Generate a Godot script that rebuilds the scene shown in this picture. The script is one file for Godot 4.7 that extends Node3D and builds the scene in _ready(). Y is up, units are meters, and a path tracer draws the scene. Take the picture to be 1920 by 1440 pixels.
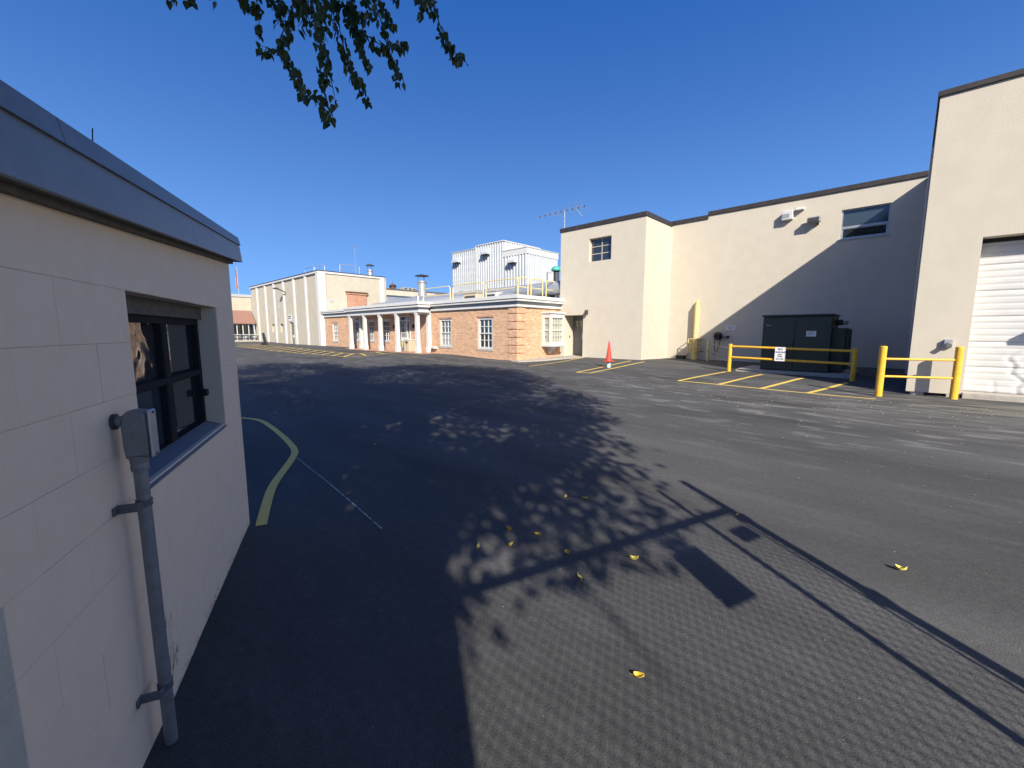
extends Node3D
# A factory yard on a clear autumn morning.  World: camera above the origin looking along -Z.
# "Site" frame: x along the main facades (to the right), z outwards from them, turned by YAW about SITE.

const SITE := Vector3(6.651, 0.0, -21.428)
const YAW := -43.445
const SUN_AZ := 11.5
const SUN_EL := 31.9
const GUARD := Vector3(-2.283, 0.0, -3.444)

var rng := RandomNumberGenerator.new()
var M := {}
var taken := {}
var off := Vector3.ZERO

func _ready() -> void:
	rng.seed = 4711
	camera_and_light()
	materials()
	build_ground()
	build_guardhouse()
	build_stucco_building()
	build_brick_building()
	build_panel_building()
	build_far_building()
	build_metal_building()
	build_roof_things()
	build_yard_things()
	build_fence()
	build_tree()
	build_fallen_leaves()

# ------------------------------------------------------------------ camera, sky, sun
func sun_dir() -> Vector3:
	var a := deg_to_rad(SUN_AZ)
	var e := deg_to_rad(SUN_EL)
	return Vector3(sin(a) * cos(e), sin(e), cos(a) * cos(e))

func camera_and_light() -> void:
	var cam := Camera3D.new()
	cam.name = "camera"
	cam.fov = 85.43
	cam.near = 0.05
	cam.far = 2000.0
	cam.position = Vector3(0, 1.65, 0)
	cam.rotation_degrees = Vector3(-7.16, 0, 0)
	add_child(cam)
	cam.current = true
	var env := Environment.new()
	env.background_mode = Environment.BG_SKY
	var sm := ProceduralSkyMaterial.new()
	sm.sky_top_color = Color(0.066, 0.255, 0.515)
	sm.sky_horizon_color = Color(0.43, 0.615, 0.85)
	sm.sky_curve = 0.2
	sm.ground_bottom_color = Color(0.16, 0.16, 0.16)
	sm.ground_horizon_color = Color(0.45, 0.52, 0.6)
	sm.sun_angle_max = 70.0
	sm.sun_curve = 0.25
	sm.energy_multiplier = 1.0
	var sky := Sky.new()
	sky.sky_material = sm
	env.sky = sky
	env.tonemap_mode = Environment.TONE_MAPPER_LINEAR
	env.tonemap_exposure = 1.85
	env.sdfgi_enabled = true
	env.ssao_enabled = true
	env.ssil_enabled = true
	var we := WorldEnvironment.new()
	we.name = "world_environment"
	we.environment = env
	add_child(we)
	var sun := DirectionalLight3D.new()
	sun.name = "sun"
	sun.light_color = Color(1.0, 0.965, 0.905)
	sun.light_energy = 1.36
	sun.light_angular_distance = 0.53
	sun.shadow_enabled = true
	add_child(sun)
	sun.look_at_from_position(sun_dir() * 50.0, Vector3.ZERO, Vector3.UP)

# ------------------------------------------------------------------ textures and materials
func lin(r: float, g: float, b: float) -> Color:
	return Color(r, g, b).linear_to_srgb()

func noise_bytes(size: int, freq: float, seed_: int, octaves := 4, kind := FastNoiseLite.TYPE_SIMPLEX_SMOOTH, sx := 1.0, sy := 1.0) -> PackedByteArray:
	var n := FastNoiseLite.new()
	n.seed = seed_
	n.noise_type = kind
	n.frequency = freq
	n.fractal_octaves = octaves
	if sx != 1.0 or sy != 1.0:
		var out := PackedByteArray()
		out.resize(size * size)
		for y in size:
			for x in size:
				out[y * size + x] = int(clampf(n.get_noise_2d(x * sx, y * sy) * 0.75 + 0.5, 0, 1) * 255)
		return out
	var im := n.get_seamless_image(size, size, false, false, 0.12, true)
	im.convert(Image.FORMAT_L8)
	return im.get_data()

# blends colours a..b (linear) by a mix of two noises, in an sRGB texture
func tone_tex(size: int, a: Color, b: Color, f1: float, f2: float, share: float, grain: float, seed_: int) -> ImageTexture:
	var n1 := noise_bytes(size, f1, seed_)
	var n2 := noise_bytes(size, f2, seed_ + 9)
	var data := PackedByteArray()
	data.resize(size * size * 3)
	var r := RandomNumberGenerator.new()
	r.seed = seed_
	for i in size * size:
		var t := (n1[i] * (1.0 - share) + n2[i] * share) / 255.0
		t = clampf((t - 0.5) * 1.6 + 0.5 + (r.randf() - 0.5) * grain, 0.0, 1.0)
		var c := a.lerp(b, t).linear_to_srgb()
		data[i * 3] = int(c.r * 255)
		data[i * 3 + 1] = int(c.g * 255)
		data[i * 3 + 2] = int(c.b * 255)
	var im := Image.create_from_data(size, size, false, Image.FORMAT_RGB8, data)
	return ImageTexture.create_from_image(im)

func gray_tex(size: int, f: float, seed_: int, octaves := 4) -> ImageTexture:
	var im := Image.create_from_data(size, size, false, Image.FORMAT_L8, noise_bytes(size, f, seed_, octaves))
	return ImageTexture.create_from_image(im)

func flat_mat(c: Color, rough := 0.7, metal := 0.0) -> StandardMaterial3D:
	var m := StandardMaterial3D.new()
	m.albedo_color = c.linear_to_srgb()
	m.roughness = rough
	m.metallic = metal
	return m

func tri_mat(tex: Texture2D, scale: float, rough := 0.85, bump: Texture2D = null, bump_cm := 0.2, world := false) -> StandardMaterial3D:
	var m := StandardMaterial3D.new()
	m.albedo_texture = tex
	m.roughness = rough
	m.uv1_triplanar = true
	m.uv1_world_triplanar = world
	m.uv1_scale = Vector3.ONE * scale
	m.uv1_triplanar_sharpness = 8.0
	if bump:
		m.heightmap_enabled = true
		m.heightmap_texture = bump
		m.heightmap_scale = bump_cm
	return m

func glass_mat(c: Color, rough := 0.03) -> StandardMaterial3D:
	var m := StandardMaterial3D.new()
	m.albedo_color = c.linear_to_srgb()
	m.roughness = rough
	m.metallic = 0.0
	m.metallic_specular = 0.9
	return m

func materials() -> void:
	var rough_bump := gray_tex(512, 0.06, 21, 3)
	var fine_bump := gray_tex(512, 0.16, 22, 2)
	M.stucco = tri_mat(tone_tex(512, Color(0.515, 0.47, 0.39), Color(0.555, 0.507, 0.423), 0.008, 0.09, 0.35, 0.35, 31), 0.33, 0.95, fine_bump, 0.16)
	M.cream = tri_mat(tone_tex(512, Color(0.41, 0.375, 0.305), Color(0.47, 0.435, 0.36), 0.008, 0.05, 0.4, 0.25, 32), 0.25, 0.95, fine_bump, 0.12)
	M.block = tri_mat(tone_tex(512, Color(0.85, 0.695, 0.51), Color(0.90, 0.75, 0.565), 0.012, 0.12, 0.5, 0.35, 33), 1.1, 0.8, rough_bump, 0.05)
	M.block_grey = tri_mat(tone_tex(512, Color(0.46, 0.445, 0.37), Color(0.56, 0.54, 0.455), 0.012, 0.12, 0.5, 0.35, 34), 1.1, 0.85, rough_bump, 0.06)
	M.mortar = flat_mat(Color(0.80, 0.665, 0.51), 0.95)
	M.white = tri_mat(tone_tex(256, Color(0.54, 0.54, 0.53), Color(0.61, 0.61, 0.605), 0.01, 0.08, 0.4, 0.2, 35), 0.6, 0.55)
	M.white_old = tri_mat(tone_tex(256, Color(0.46, 0.46, 0.44), Color(0.58, 0.58, 0.57), 0.02, 0.12, 0.5, 0.3, 36), 0.7, 0.65)
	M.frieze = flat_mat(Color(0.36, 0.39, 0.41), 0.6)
	M.coping = tri_mat(tone_tex(256, Color(0.028, 0.023, 0.021), Color(0.052, 0.044, 0.04), 0.02, 0.1, 0.5, 0.3, 37), 0.8, 0.5)
	M.fascia = tri_mat(tone_tex(256, Color(0.13, 0.165, 0.21), Color(0.165, 0.20, 0.25), 0.015, 0.11, 0.5, 0.4, 38), 0.9, 0.42)
	M.timber_dark = tri_mat(tone_tex(256, Color(0.08, 0.078, 0.068), Color(0.16, 0.155, 0.135), 0.03, 0.15, 0.5, 0.3, 39), 1.6, 0.9)
	M.steel = tri_mat(tone_tex(256, Color(0.20, 0.21, 0.225), Color(0.30, 0.315, 0.33), 0.02, 0.15, 0.5, 0.3, 40), 2.5, 0.5, fine_bump, 0.05)
	M.steel.metallic = 0.35
	M.steel_dark = flat_mat(Color(0.05, 0.052, 0.055), 0.5)
	M.sash_dark = flat_mat(Color(0.028, 0.029, 0.031), 0.85)
	M.sash_dark.metallic_specular = 0.2
	M.strap = flat_mat(Color(0.12, 0.125, 0.13), 0.55)
	M.grime = flat_mat(Color(0.48, 0.405, 0.32), 0.95)
	M.galv = tri_mat(tone_tex(256, Color(0.38, 0.40, 0.42), Color(0.52, 0.54, 0.56), 0.02, 0.1, 0.5, 0.3, 41), 0.8, 0.42)
	M.galv.metallic = 0.5
	M.ribbed = tri_mat(tone_tex(256, Color(0.40, 0.43, 0.46), Color(0.50, 0.53, 0.56), 0.012, 0.06, 0.4, 0.2, 42), 0.35, 0.45)
	M.ribbed_dull = tri_mat(tone_tex(256, Color(0.33, 0.36, 0.39), Color(0.48, 0.51, 0.54), 0.02, 0.05, 0.4, 0.2, 43), 0.3, 0.5)
	M.yellow = tri_mat(tone_tex(256, Color(0.66, 0.36, 0.025), Color(0.80, 0.47, 0.045), 0.02, 0.12, 0.5, 0.3, 44), 1.3, 0.5)
	M.yellow_pale = tri_mat(tone_tex(256, Color(0.60, 0.47, 0.17), Color(0.74, 0.60, 0.27), 0.02, 0.12, 0.5, 0.3, 45), 1.0, 0.6)
	M.green = tri_mat(tone_tex(256, Color(0.030, 0.037, 0.025), Color(0.041, 0.050, 0.035), 0.015, 0.1, 0.5, 0.3, 46), 0.8, 0.5)
	M.concrete = tri_mat(tone_tex(512, Color(0.30, 0.275, 0.24), Color(0.46, 0.43, 0.385), 0.012, 0.1, 0.5, 0.5, 47), 0.6, 0.92, rough_bump, 0.3)
	M.dark = flat_mat(Color(0.014, 0.014, 0.015), 0.7)
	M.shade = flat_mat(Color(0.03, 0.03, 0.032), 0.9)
	M.rubber = flat_mat(Color(0.02, 0.022, 0.024), 0.6)
	M.door_grey = flat_mat(Color(0.17, 0.175, 0.18), 0.5)
	M.glass = glass_mat(Color(0.022, 0.027, 0.032))
	M.glass_blue = glass_mat(Color(0.045, 0.06, 0.075), 0.05)
	M.blind = flat_mat(Color(0.34, 0.35, 0.28), 0.8)
	M.blind_grey = flat_mat(Color(0.30, 0.31, 0.30), 0.7)
	M.awning = tri_mat(tone_tex(256, Color(0.21, 0.115, 0.09), Color(0.27, 0.15, 0.12), 0.02, 0.1, 0.5, 0.3, 48), 0.5, 0.85)
	M.red = flat_mat(Color(0.72, 0.055, 0.035), 0.5)
	M.pale_blue = flat_mat(Color(0.55, 0.72, 0.74), 0.5)
	M.teal = flat_mat(Color(0.06, 0.36, 0.31), 0.5)
	M.beige = flat_mat(Color(0.50, 0.40, 0.28), 0.7)
	M.letter_yellow = flat_mat(Color(0.80, 0.66, 0.12), 0.6)
	M.letter_cream = flat_mat(Color(0.62, 0.60, 0.36), 0.6)
	M.ink = flat_mat(Color(0.03, 0.03, 0.05), 0.7)
	M.paper = flat_mat(Color(0.72, 0.72, 0.72), 0.6)
	M.navy = flat_mat(Color(0.03, 0.04, 0.16), 0.8)
	M.flag_red = flat_mat(Color(0.45, 0.04, 0.05), 0.8)
	M.brown_roof = flat_mat(Color(0.10, 0.07, 0.05), 0.8)
	M.bark = tri_mat(tone_tex(256, Color(0.06, 0.05, 0.04), Color(0.17, 0.145, 0.12), 0.04, 0.15, 0.5, 0.3, 49), 1.4, 0.95, rough_bump, 1.0)
	M.leaf = flat_mat(Color(0.045, 0.085, 0.02), 0.55)
	M.leaf.backlight = Color(0.20, 0.30, 0.06)
	M.leaf2 = flat_mat(Color(0.065, 0.10, 0.025), 0.55)
	M.leaf2.backlight = Color(0.26, 0.34, 0.07)
	M.leaf_yellow = flat_mat(Color(0.70, 0.52, 0.06), 0.6)
	M.leaf_ochre = flat_mat(Color(0.52, 0.36, 0.07), 0.6)
	M.leaf_lemon = flat_mat(Color(0.66, 0.56, 0.14), 0.6)
	M.leaf_brown = flat_mat(Color(0.30, 0.17, 0.05), 0.7)
	M.brick = brick_mat(Color(0.49, 0.275, 0.155), 51)
	M.brick_red = brick_mat(Color(0.36, 0.15, 0.09), 52)
	M.plastic_film = glass_mat(Color(0.05, 0.05, 0.05), 0.04)
	M.plastic_film.heightmap_enabled = true
	M.plastic_film.heightmap_texture = gray_tex(256, 0.012, 61, 2)
	M.plastic_film.heightmap_scale = 1.5
	M.plastic_film.uv1_triplanar = true
	M.plastic_film.uv1_scale = Vector3.ONE * 1.2

# far brickwork: courses two pixels high in the picture, so tone and joints come from the material
func brick_mat(base: Color, seed_: int) -> StandardMaterial3D:
	var w := 1024
	var h := 1024
	var im := Image.create(w, h, false, Image.FORMAT_RGB8)
	var r := RandomNumberGenerator.new()
	r.seed = seed_
	var mortar := Color(base.r * 1.15 + 0.06, base.r * 0.85 + 0.05, base.r * 0.62 + 0.04)
	im.fill(mortar.linear_to_srgb())
	for row in 32:
		for k in 17:
			var x := k * 64 - (32 if row % 2 else 0)
			var v := r.randf_range(0.80, 1.2)
			var warm := r.randf_range(-0.06, 0.08)
			var c := Color(base.r * v, base.g * v + warm * 0.25, base.b * v + warm * 0.3)
			if r.randf() < 0.07:
				c = c * 1.4
			if r.randf() < 0.07:
				c = c * 0.68
			c.a = 1
			c = c.clamp().linear_to_srgb()
			im.fill_rect(Rect2i(maxi(x + 3, 0), row * 32 + 3, 58, 25), c)
	var m := StandardMaterial3D.new()
	m.albedo_texture = ImageTexture.create_from_image(im)
	m.roughness = 0.9
	m.uv1_triplanar = true
	m.uv1_triplanar_sharpness = 8.0
	m.uv1_scale = Vector3(1.0 / 3.4, 1.0 / 2.3, 1.0 / 3.4)
	return m

# ------------------------------------------------------------------ geometry helpers
func st_new() -> SurfaceTool:
	var st := SurfaceTool.new()
	st.begin(Mesh.PRIMITIVE_TRIANGLES)
	st.set_smooth_group(-1)
	return st

# a b c d counter-clockwise as seen from outside
func quad(st: SurfaceTool, a: Vector3, b: Vector3, c: Vector3, d: Vector3) -> void:
	for p in [a, c, b, a, d, c]:
		st.add_vertex(p - off)

func tri(st: SurfaceTool, a: Vector3, b: Vector3, c: Vector3) -> void:
	for p in [a, c, b]:
		st.add_vertex(p - off)

func box(st: SurfaceTool, lo: Vector3, hi: Vector3) -> void:
	var v := []
	for i in 8:
		v.append(Vector3(hi.x if i & 1 else lo.x, hi.y if i & 2 else lo.y, hi.z if i & 4 else lo.z))
	quad(st, v[4], v[5], v[7], v[6])
	quad(st, v[1], v[0], v[2], v[3])
	quad(st, v[5], v[1], v[3], v[7])
	quad(st, v[0], v[4], v[6], v[2])
	quad(st, v[6], v[7], v[3], v[2])
	quad(st, v[0], v[1], v[5], v[4])

# box with chamfered edges
func cbox(st: SurfaceTool, lo: Vector3, hi: Vector3, ch := 0.01) -> void:
	var c := (lo + hi) * 0.5
	var h := (hi - lo) * 0.5
	var s := Vector3(maxf(h.x - ch, 0.0005), maxf(h.y - ch, 0.0005), maxf(h.z - ch, 0.0005))
	for ax in 3:
		for sg in [-1.0, 1.0]:
			var n := Vector3.ZERO
			n[ax] = sg
			var u := Vector3.ZERO
			u[(ax + 1) % 3] = 1
			var w := Vector3.ZERO
			w[(ax + 2) % 3] = 1
			var pu := s[(ax + 1) % 3]
			var pw := s[(ax + 2) % 3]
			var o: Vector3 = c + n * h[ax]
			if sg > 0:
				quad(st, o - u * pu - w * pw, o + u * pu - w * pw, o + u * pu + w * pw, o - u * pu + w * pw)
			else:
				quad(st, o - u * pu - w * pw, o - u * pu + w * pw, o + u * pu + w * pw, o + u * pu - w * pw)
	for ax in 3:
		var b1 := (ax + 1) % 3
		var b2 := (ax + 2) % 3
		for s1 in [-1.0, 1.0]:
			for s2 in [-1.0, 1.0]:
				var e := Vector3.ZERO
				e[ax] = s[ax]
				var p := Vector3.ZERO
				p[b1] = s1 * h[b1]
				p[b2] = s2 * s[b2]
				var q := Vector3.ZERO
				q[b1] = s1 * s[b1]
				q[b2] = s2 * h[b2]
				if s1 * s2 > 0:
					quad(st, c + p - e, c + q - e, c + q + e, c + p + e)
				else:
					quad(st, c + p - e, c + p + e, c + q + e, c + q - e)
	for s0 in [-1.0, 1.0]:
		for s1 in [-1.0, 1.0]:
			for s2 in [-1.0, 1.0]:
				var a := c + Vector3(s0 * h.x, s1 * s.y, s2 * s.z)
				var b := c + Vector3(s0 * s.x, s1 * h.y, s2 * s.z)
				var d := c + Vector3(s0 * s.x, s1 * s.y, s2 * h.z)
				if s0 * s1 * s2 > 0:
					tri(st, a, b, d)
				else:
					tri(st, a, d, b)

func frame_of(d: Vector3) -> Array:
	var up := Vector3.UP if absf(d.y) < 0.95 else Vector3.RIGHT
	var s := d.cross(up).normalized()
	return [s, s.cross(d).normalized()]

# tapered tube along points, smooth round the side
func tube(st: SurfaceTool, pts: Array, radii, sides := 8, caps := true) -> void:
	var n := pts.size()
	var rings := []
	for i in n:
		var d: Vector3
		if i == 0:
			d = pts[1] - pts[0]
		elif i == n - 1:
			d = pts[n - 1] - pts[n - 2]
		else:
			d = (pts[i + 1] - pts[i]).normalized() + (pts[i] - pts[i - 1]).normalized()
		d = d.normalized()
		var f := frame_of(d)
		var r: float = radii[i] if radii is Array else radii
		var ring := []
		for k in sides:
			var a := TAU * k / sides
			ring.append(pts[i] + f[0] * cos(a) * r + f[1] * sin(a) * r)
		rings.append(ring)
	st.set_smooth_group(0)
	for i in n - 1:
		for k in sides:
			var k2 := (k + 1) % sides
			quad(st, rings[i][k2], rings[i][k], rings[i + 1][k], rings[i + 1][k2])
	st.set_smooth_group(-1)
	if caps:
		for k in sides:
			var k2 := (k + 1) % sides
			tri(st, pts[0], rings[0][k], rings[0][k2])
			tri(st, pts[n - 1], rings[n - 1][k2], rings[n - 1][k])

# lathe round the vertical through c; profile of (radius, height)
func lathe(st: SurfaceTool, c: Vector3, profile: Array, sides := 16) -> void:
	for i in profile.size() - 1:
		var p: Vector2 = profile[i]
		var q: Vector2 = profile[i + 1]
		st.set_smooth_group(i + 1)
		for k in sides:
			var a := TAU * k / sides
			var b := TAU * (k + 1) / sides
			var pa := c + Vector3(cos(a) * p.x, p.y, sin(a) * p.x)
			var pb := c + Vector3(cos(b) * p.x, p.y, sin(b) * p.x)
			var qa := c + Vector3(cos(a) * q.x, q.y, sin(a) * q.x)
			var qb := c + Vector3(cos(b) * q.x, q.y, sin(b) * q.x)
			if p.x > 0.0001:
				tri(st, pb, pa, qa)
			if q.x > 0.0001:
				tri(st, pb, qa, qb)
	st.set_smooth_group(-1)

# a prism: polygon (x, y) counter-clockwise seen from +z, between z0 and z1
func prism(st: SurfaceTool, poly: Array, z0: float, z1: float) -> void:
	var n := poly.size()
	for i in range(1, n - 1):
		tri(st, v3(poly[0], z1), v3(poly[i], z1), v3(poly[i + 1], z1))
		tri(st, v3(poly[0], z0), v3(poly[i + 1], z0), v3(poly[i], z0))
	for i in n:
		var j := (i + 1) % n
		quad(st, v3(poly[i], z0), v3(poly[j], z0), v3(poly[j], z1), v3(poly[i], z1))

func v3(p: Vector2, z: float) -> Vector3:
	return Vector3(p.x, p.y, z)

# upright wall facing +z with rectangular holes [x0, x1, y0, y1]; reveals as deep as the wall is thick
func wall_z(st: SurfaceTool, x0: float, x1: float, y0: float, y1: float, z: float, thick: float, holes := []) -> void:
	var xs := [x0, x1]
	var ys := [y0, y1]
	for h in holes:
		for k in 2:
			xs.append(h[k])
			ys.append(h[k + 2])
	xs.sort()
	ys.sort()
	for i in xs.size() - 1:
		for j in ys.size() - 1:
			if xs[i + 1] - xs[i] < 0.001 or ys[j + 1] - ys[j] < 0.001:
				continue
			var cx: float = (xs[i] + xs[i + 1]) * 0.5
			var cy: float = (ys[j] + ys[j + 1]) * 0.5
			var inside := false
			for h in holes:
				if cx > h[0] and cx < h[1] and cy > h[2] and cy < h[3]:
					inside = true
			if inside:
				continue
			quad(st, Vector3(xs[i], ys[j], z), Vector3(xs[i + 1], ys[j], z), Vector3(xs[i + 1], ys[j + 1], z), Vector3(xs[i], ys[j + 1], z))
			quad(st, Vector3(xs[i + 1], ys[j], z - thick), Vector3(xs[i], ys[j], z - thick), Vector3(xs[i], ys[j + 1], z - thick), Vector3(xs[i + 1], ys[j + 1], z - thick))
	for h in holes:
		var a := z - thick
		quad(st, Vector3(h[0], h[2], z), Vector3(h[0], h[2], a), Vector3(h[0], h[3], a), Vector3(h[0], h[3], z))
		quad(st, Vector3(h[1], h[2], a), Vector3(h[1], h[2], z), Vector3(h[1], h[3], z), Vector3(h[1], h[3], a))
		quad(st, Vector3(h[0], h[3], z), Vector3(h[0], h[3], a), Vector3(h[1], h[3], a), Vector3(h[1], h[3], z))
		quad(st, Vector3(h[0], h[2], a), Vector3(h[0], h[2], z), Vector3(h[1], h[2], z), Vector3(h[1], h[2], a))
	var b := z - thick
	quad(st, Vector3(x0, y0, b), Vector3(x0, y0, z), Vector3(x0, y1, z), Vector3(x0, y1, b))
	quad(st, Vector3(x1, y0, z), Vector3(x1, y0, b), Vector3(x1, y1, b), Vector3(x1, y1, z))
	quad(st, Vector3(x0, y1, z), Vector3(x1, y1, z), Vector3(x1, y1, b), Vector3(x0, y1, b))

# ------------------------------------------------------------------ scene tree helpers
func numbered(n: String) -> String:
	if not taken.has(n):
		taken[n] = 0
		return n
	taken[n] += 1
	return "%s_%03d" % [n, taken[n]]

func tag(o: Node, label := "", category := "", group := "", kind := "") -> void:
	if label:
		o.set_meta("label", label)
	if category:
		o.set_meta("category", category)
	if group:
		o.set_meta("group", group)
	if kind:
		o.set_meta("kind", kind)

func g_of_site(x: float, z: float) -> float:
	var w := site_world(x, 0, z)
	return ground_y(w.x, w.z)

func site_world(x: float, y: float, z: float) -> Vector3:
	return SITE + Basis(Vector3.UP, deg_to_rad(YAW)) * Vector3(x, y, z)

# a thing whose base stands at site coordinates; later vertices are given in site coordinates too
func thing(called: String, label: String, category: String, at: Vector3, group := "") -> Node3D:
	var o := Node3D.new()
	o.name = numbered(called)
	add_child(o)
	o.position = site_world(at.x, at.y, at.z)
	o.rotation_degrees.y = YAW
	tag(o, label, category, group)
	off = at
	return o

# the same in plain world coordinates
func thing_w(called: String, label: String, category: String, at: Vector3, group := "") -> Node3D:
	var o := Node3D.new()
	o.name = numbered(called)
	add_child(o)
	o.position = at
	tag(o, label, category, group)
	off = at
	return o

func done(st: SurfaceTool) -> ArrayMesh:
	st.generate_normals()
	return st.commit()

func part(called: String, st: SurfaceTool, m: Material, parent: Node) -> MeshInstance3D:
	var o := MeshInstance3D.new()
	o.name = called
	o.mesh = done(st)
	o.material_override = m
	parent.add_child(o, true)
	return o

func bpart(called: String, lo: Vector3, hi: Vector3, m: Material, parent: Node, ch := 0.0) -> MeshInstance3D:
	var st := st_new()
	if ch > 0:
		cbox(st, lo, hi, ch)
	else:
		box(st, lo, hi)
	return part(called, st, m, parent)

func tpart(called: String, pts: Array, r, m: Material, parent: Node, sides := 10) -> MeshInstance3D:
	var st := st_new()
	tube(st, pts, r, sides)
	return part(called, st, m, parent)

func text_part(called: String, txt: String, size: float, depth: float, m: Material, parent: Node, at: Vector3, turn := 0.0, bold := true) -> void:
	var t := TextMesh.new()
	var f := SystemFont.new()
	f.font_names = PackedStringArray(["Droid Sans"])
	f.font_weight = 700 if bold else 400
	t.font = f
	t.text = txt
	t.font_size = 64
	t.pixel_size = size / 46.0
	t.depth = depth
	var o := MeshInstance3D.new()
	o.name = called
	o.mesh = t
	o.material_override = m
	parent.add_child(o, true)
	o.position = at - off
	o.rotation_degrees.y = turn

# a window as a part: own node turned to face +z (turn 0) or +x (turn 90); origin at the lower left of the opening
# spec: cols, rows of panes for the whole sash; frame width; pane material
func window(parent: Node3D, at: Vector3, w: float, h: float, cols: int, rows: int, fw: float, bar: float, mf: Material, mg: Material, turn := 0.0, sill := 0.0, deep := 0.06, mid := 0.0) -> Node3D:
	var n := Node3D.new()
	n.name = "window"
	parent.add_child(n, true)
	n.position = at - off
	n.rotation_degrees.y = turn
	var keep := off
	off = Vector3.ZERO
	var st := st_new()
	box(st, Vector3(0, 0, 0), Vector3(fw, h, deep))
	box(st, Vector3(w - fw, 0, 0), Vector3(w, h, deep))
	box(st, Vector3(fw, 0, 0), Vector3(w - fw, fw, deep))
	box(st, Vector3(fw, h - fw, 0), Vector3(w - fw, h, deep))
	part("frame", st, mf, n)
	if mid > 0.0:
		bpart("meeting_rail", Vector3(fw, h * 0.5 - mid * 0.5, 0.004), Vector3(w - fw, h * 0.5 + mid * 0.5, deep * 0.9), mf, n)
	var iw := w - 2 * fw
	var ih := h - 2 * fw
	for i in range(1, cols):
		var x := fw + iw * i / cols
		bpart("glazing_bar", Vector3(x - bar * 0.5, fw, 0.01), Vector3(x + bar * 0.5, h - fw, deep * 0.6), mf, n)
	for j in range(1, rows):
		if mid > 0.0 and j * 2 == rows:
			continue
		var y := fw + ih * j / rows
		bpart("glazing_bar", Vector3(fw, y - bar * 0.5, 0.012), Vector3(w - fw, y + bar * 0.5, deep * 0.58), mf, n)
	for i in cols:
		for j in rows:
			var a := Vector3(fw + iw * i / cols, fw + ih * j / rows, 0.002)
			bpart("pane", a, a + Vector3(iw / cols, ih / rows, 0.006), mg, n)
	if sill > 0.0:
		bpart("sill", Vector3(-0.06, -sill, -0.02), Vector3(w + 0.06, 0.0, deep + 0.07), M.concrete, n)
	off = keep
	return n

# ------------------------------------------------------------------ ground
const G_POINTS := [[0, 0, 0.0], [-2.3, -3.4, 0.0], [-1.3, -1.4, -0.09], [9.5, -10.6, 0.0], [10.9, -10.2, 0.0], [8.5, -15, 0.1], [16, -17, 0.14], [9, -23.5, 0.16], [6.65, -21.4, 0.21], [4.0, -23.9, 0.21], [0.3, -22.3, 0.09], [-5.1, -27.4, 0.24], [-8, -28, 0.24], [-17.3, -38.9, 0.35], [-31, -52, 0.45], [0, -10, 0.03], [-8, -15, 0.12], [6, -5, 0.0], [-5, -6, 0.0], [60, -60, 0.3], [-80, -80, 0.5], [0, 30, 0.0], [40, 0, 0.0], [-12, -23, 0.27], [-24, -37, 0.38]]

func ground_y(x: float, z: float) -> float:
	var s := 0.0
	var t := 0.0
	for p in G_POINTS:
		var d: float = (x - p[0]) * (x - p[0]) + (z - p[1]) * (z - p[1]) + 0.8
		var w := 1.0 / (d * sqrt(d))
		s += w
		t += w * p[2]
	return t / s

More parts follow.
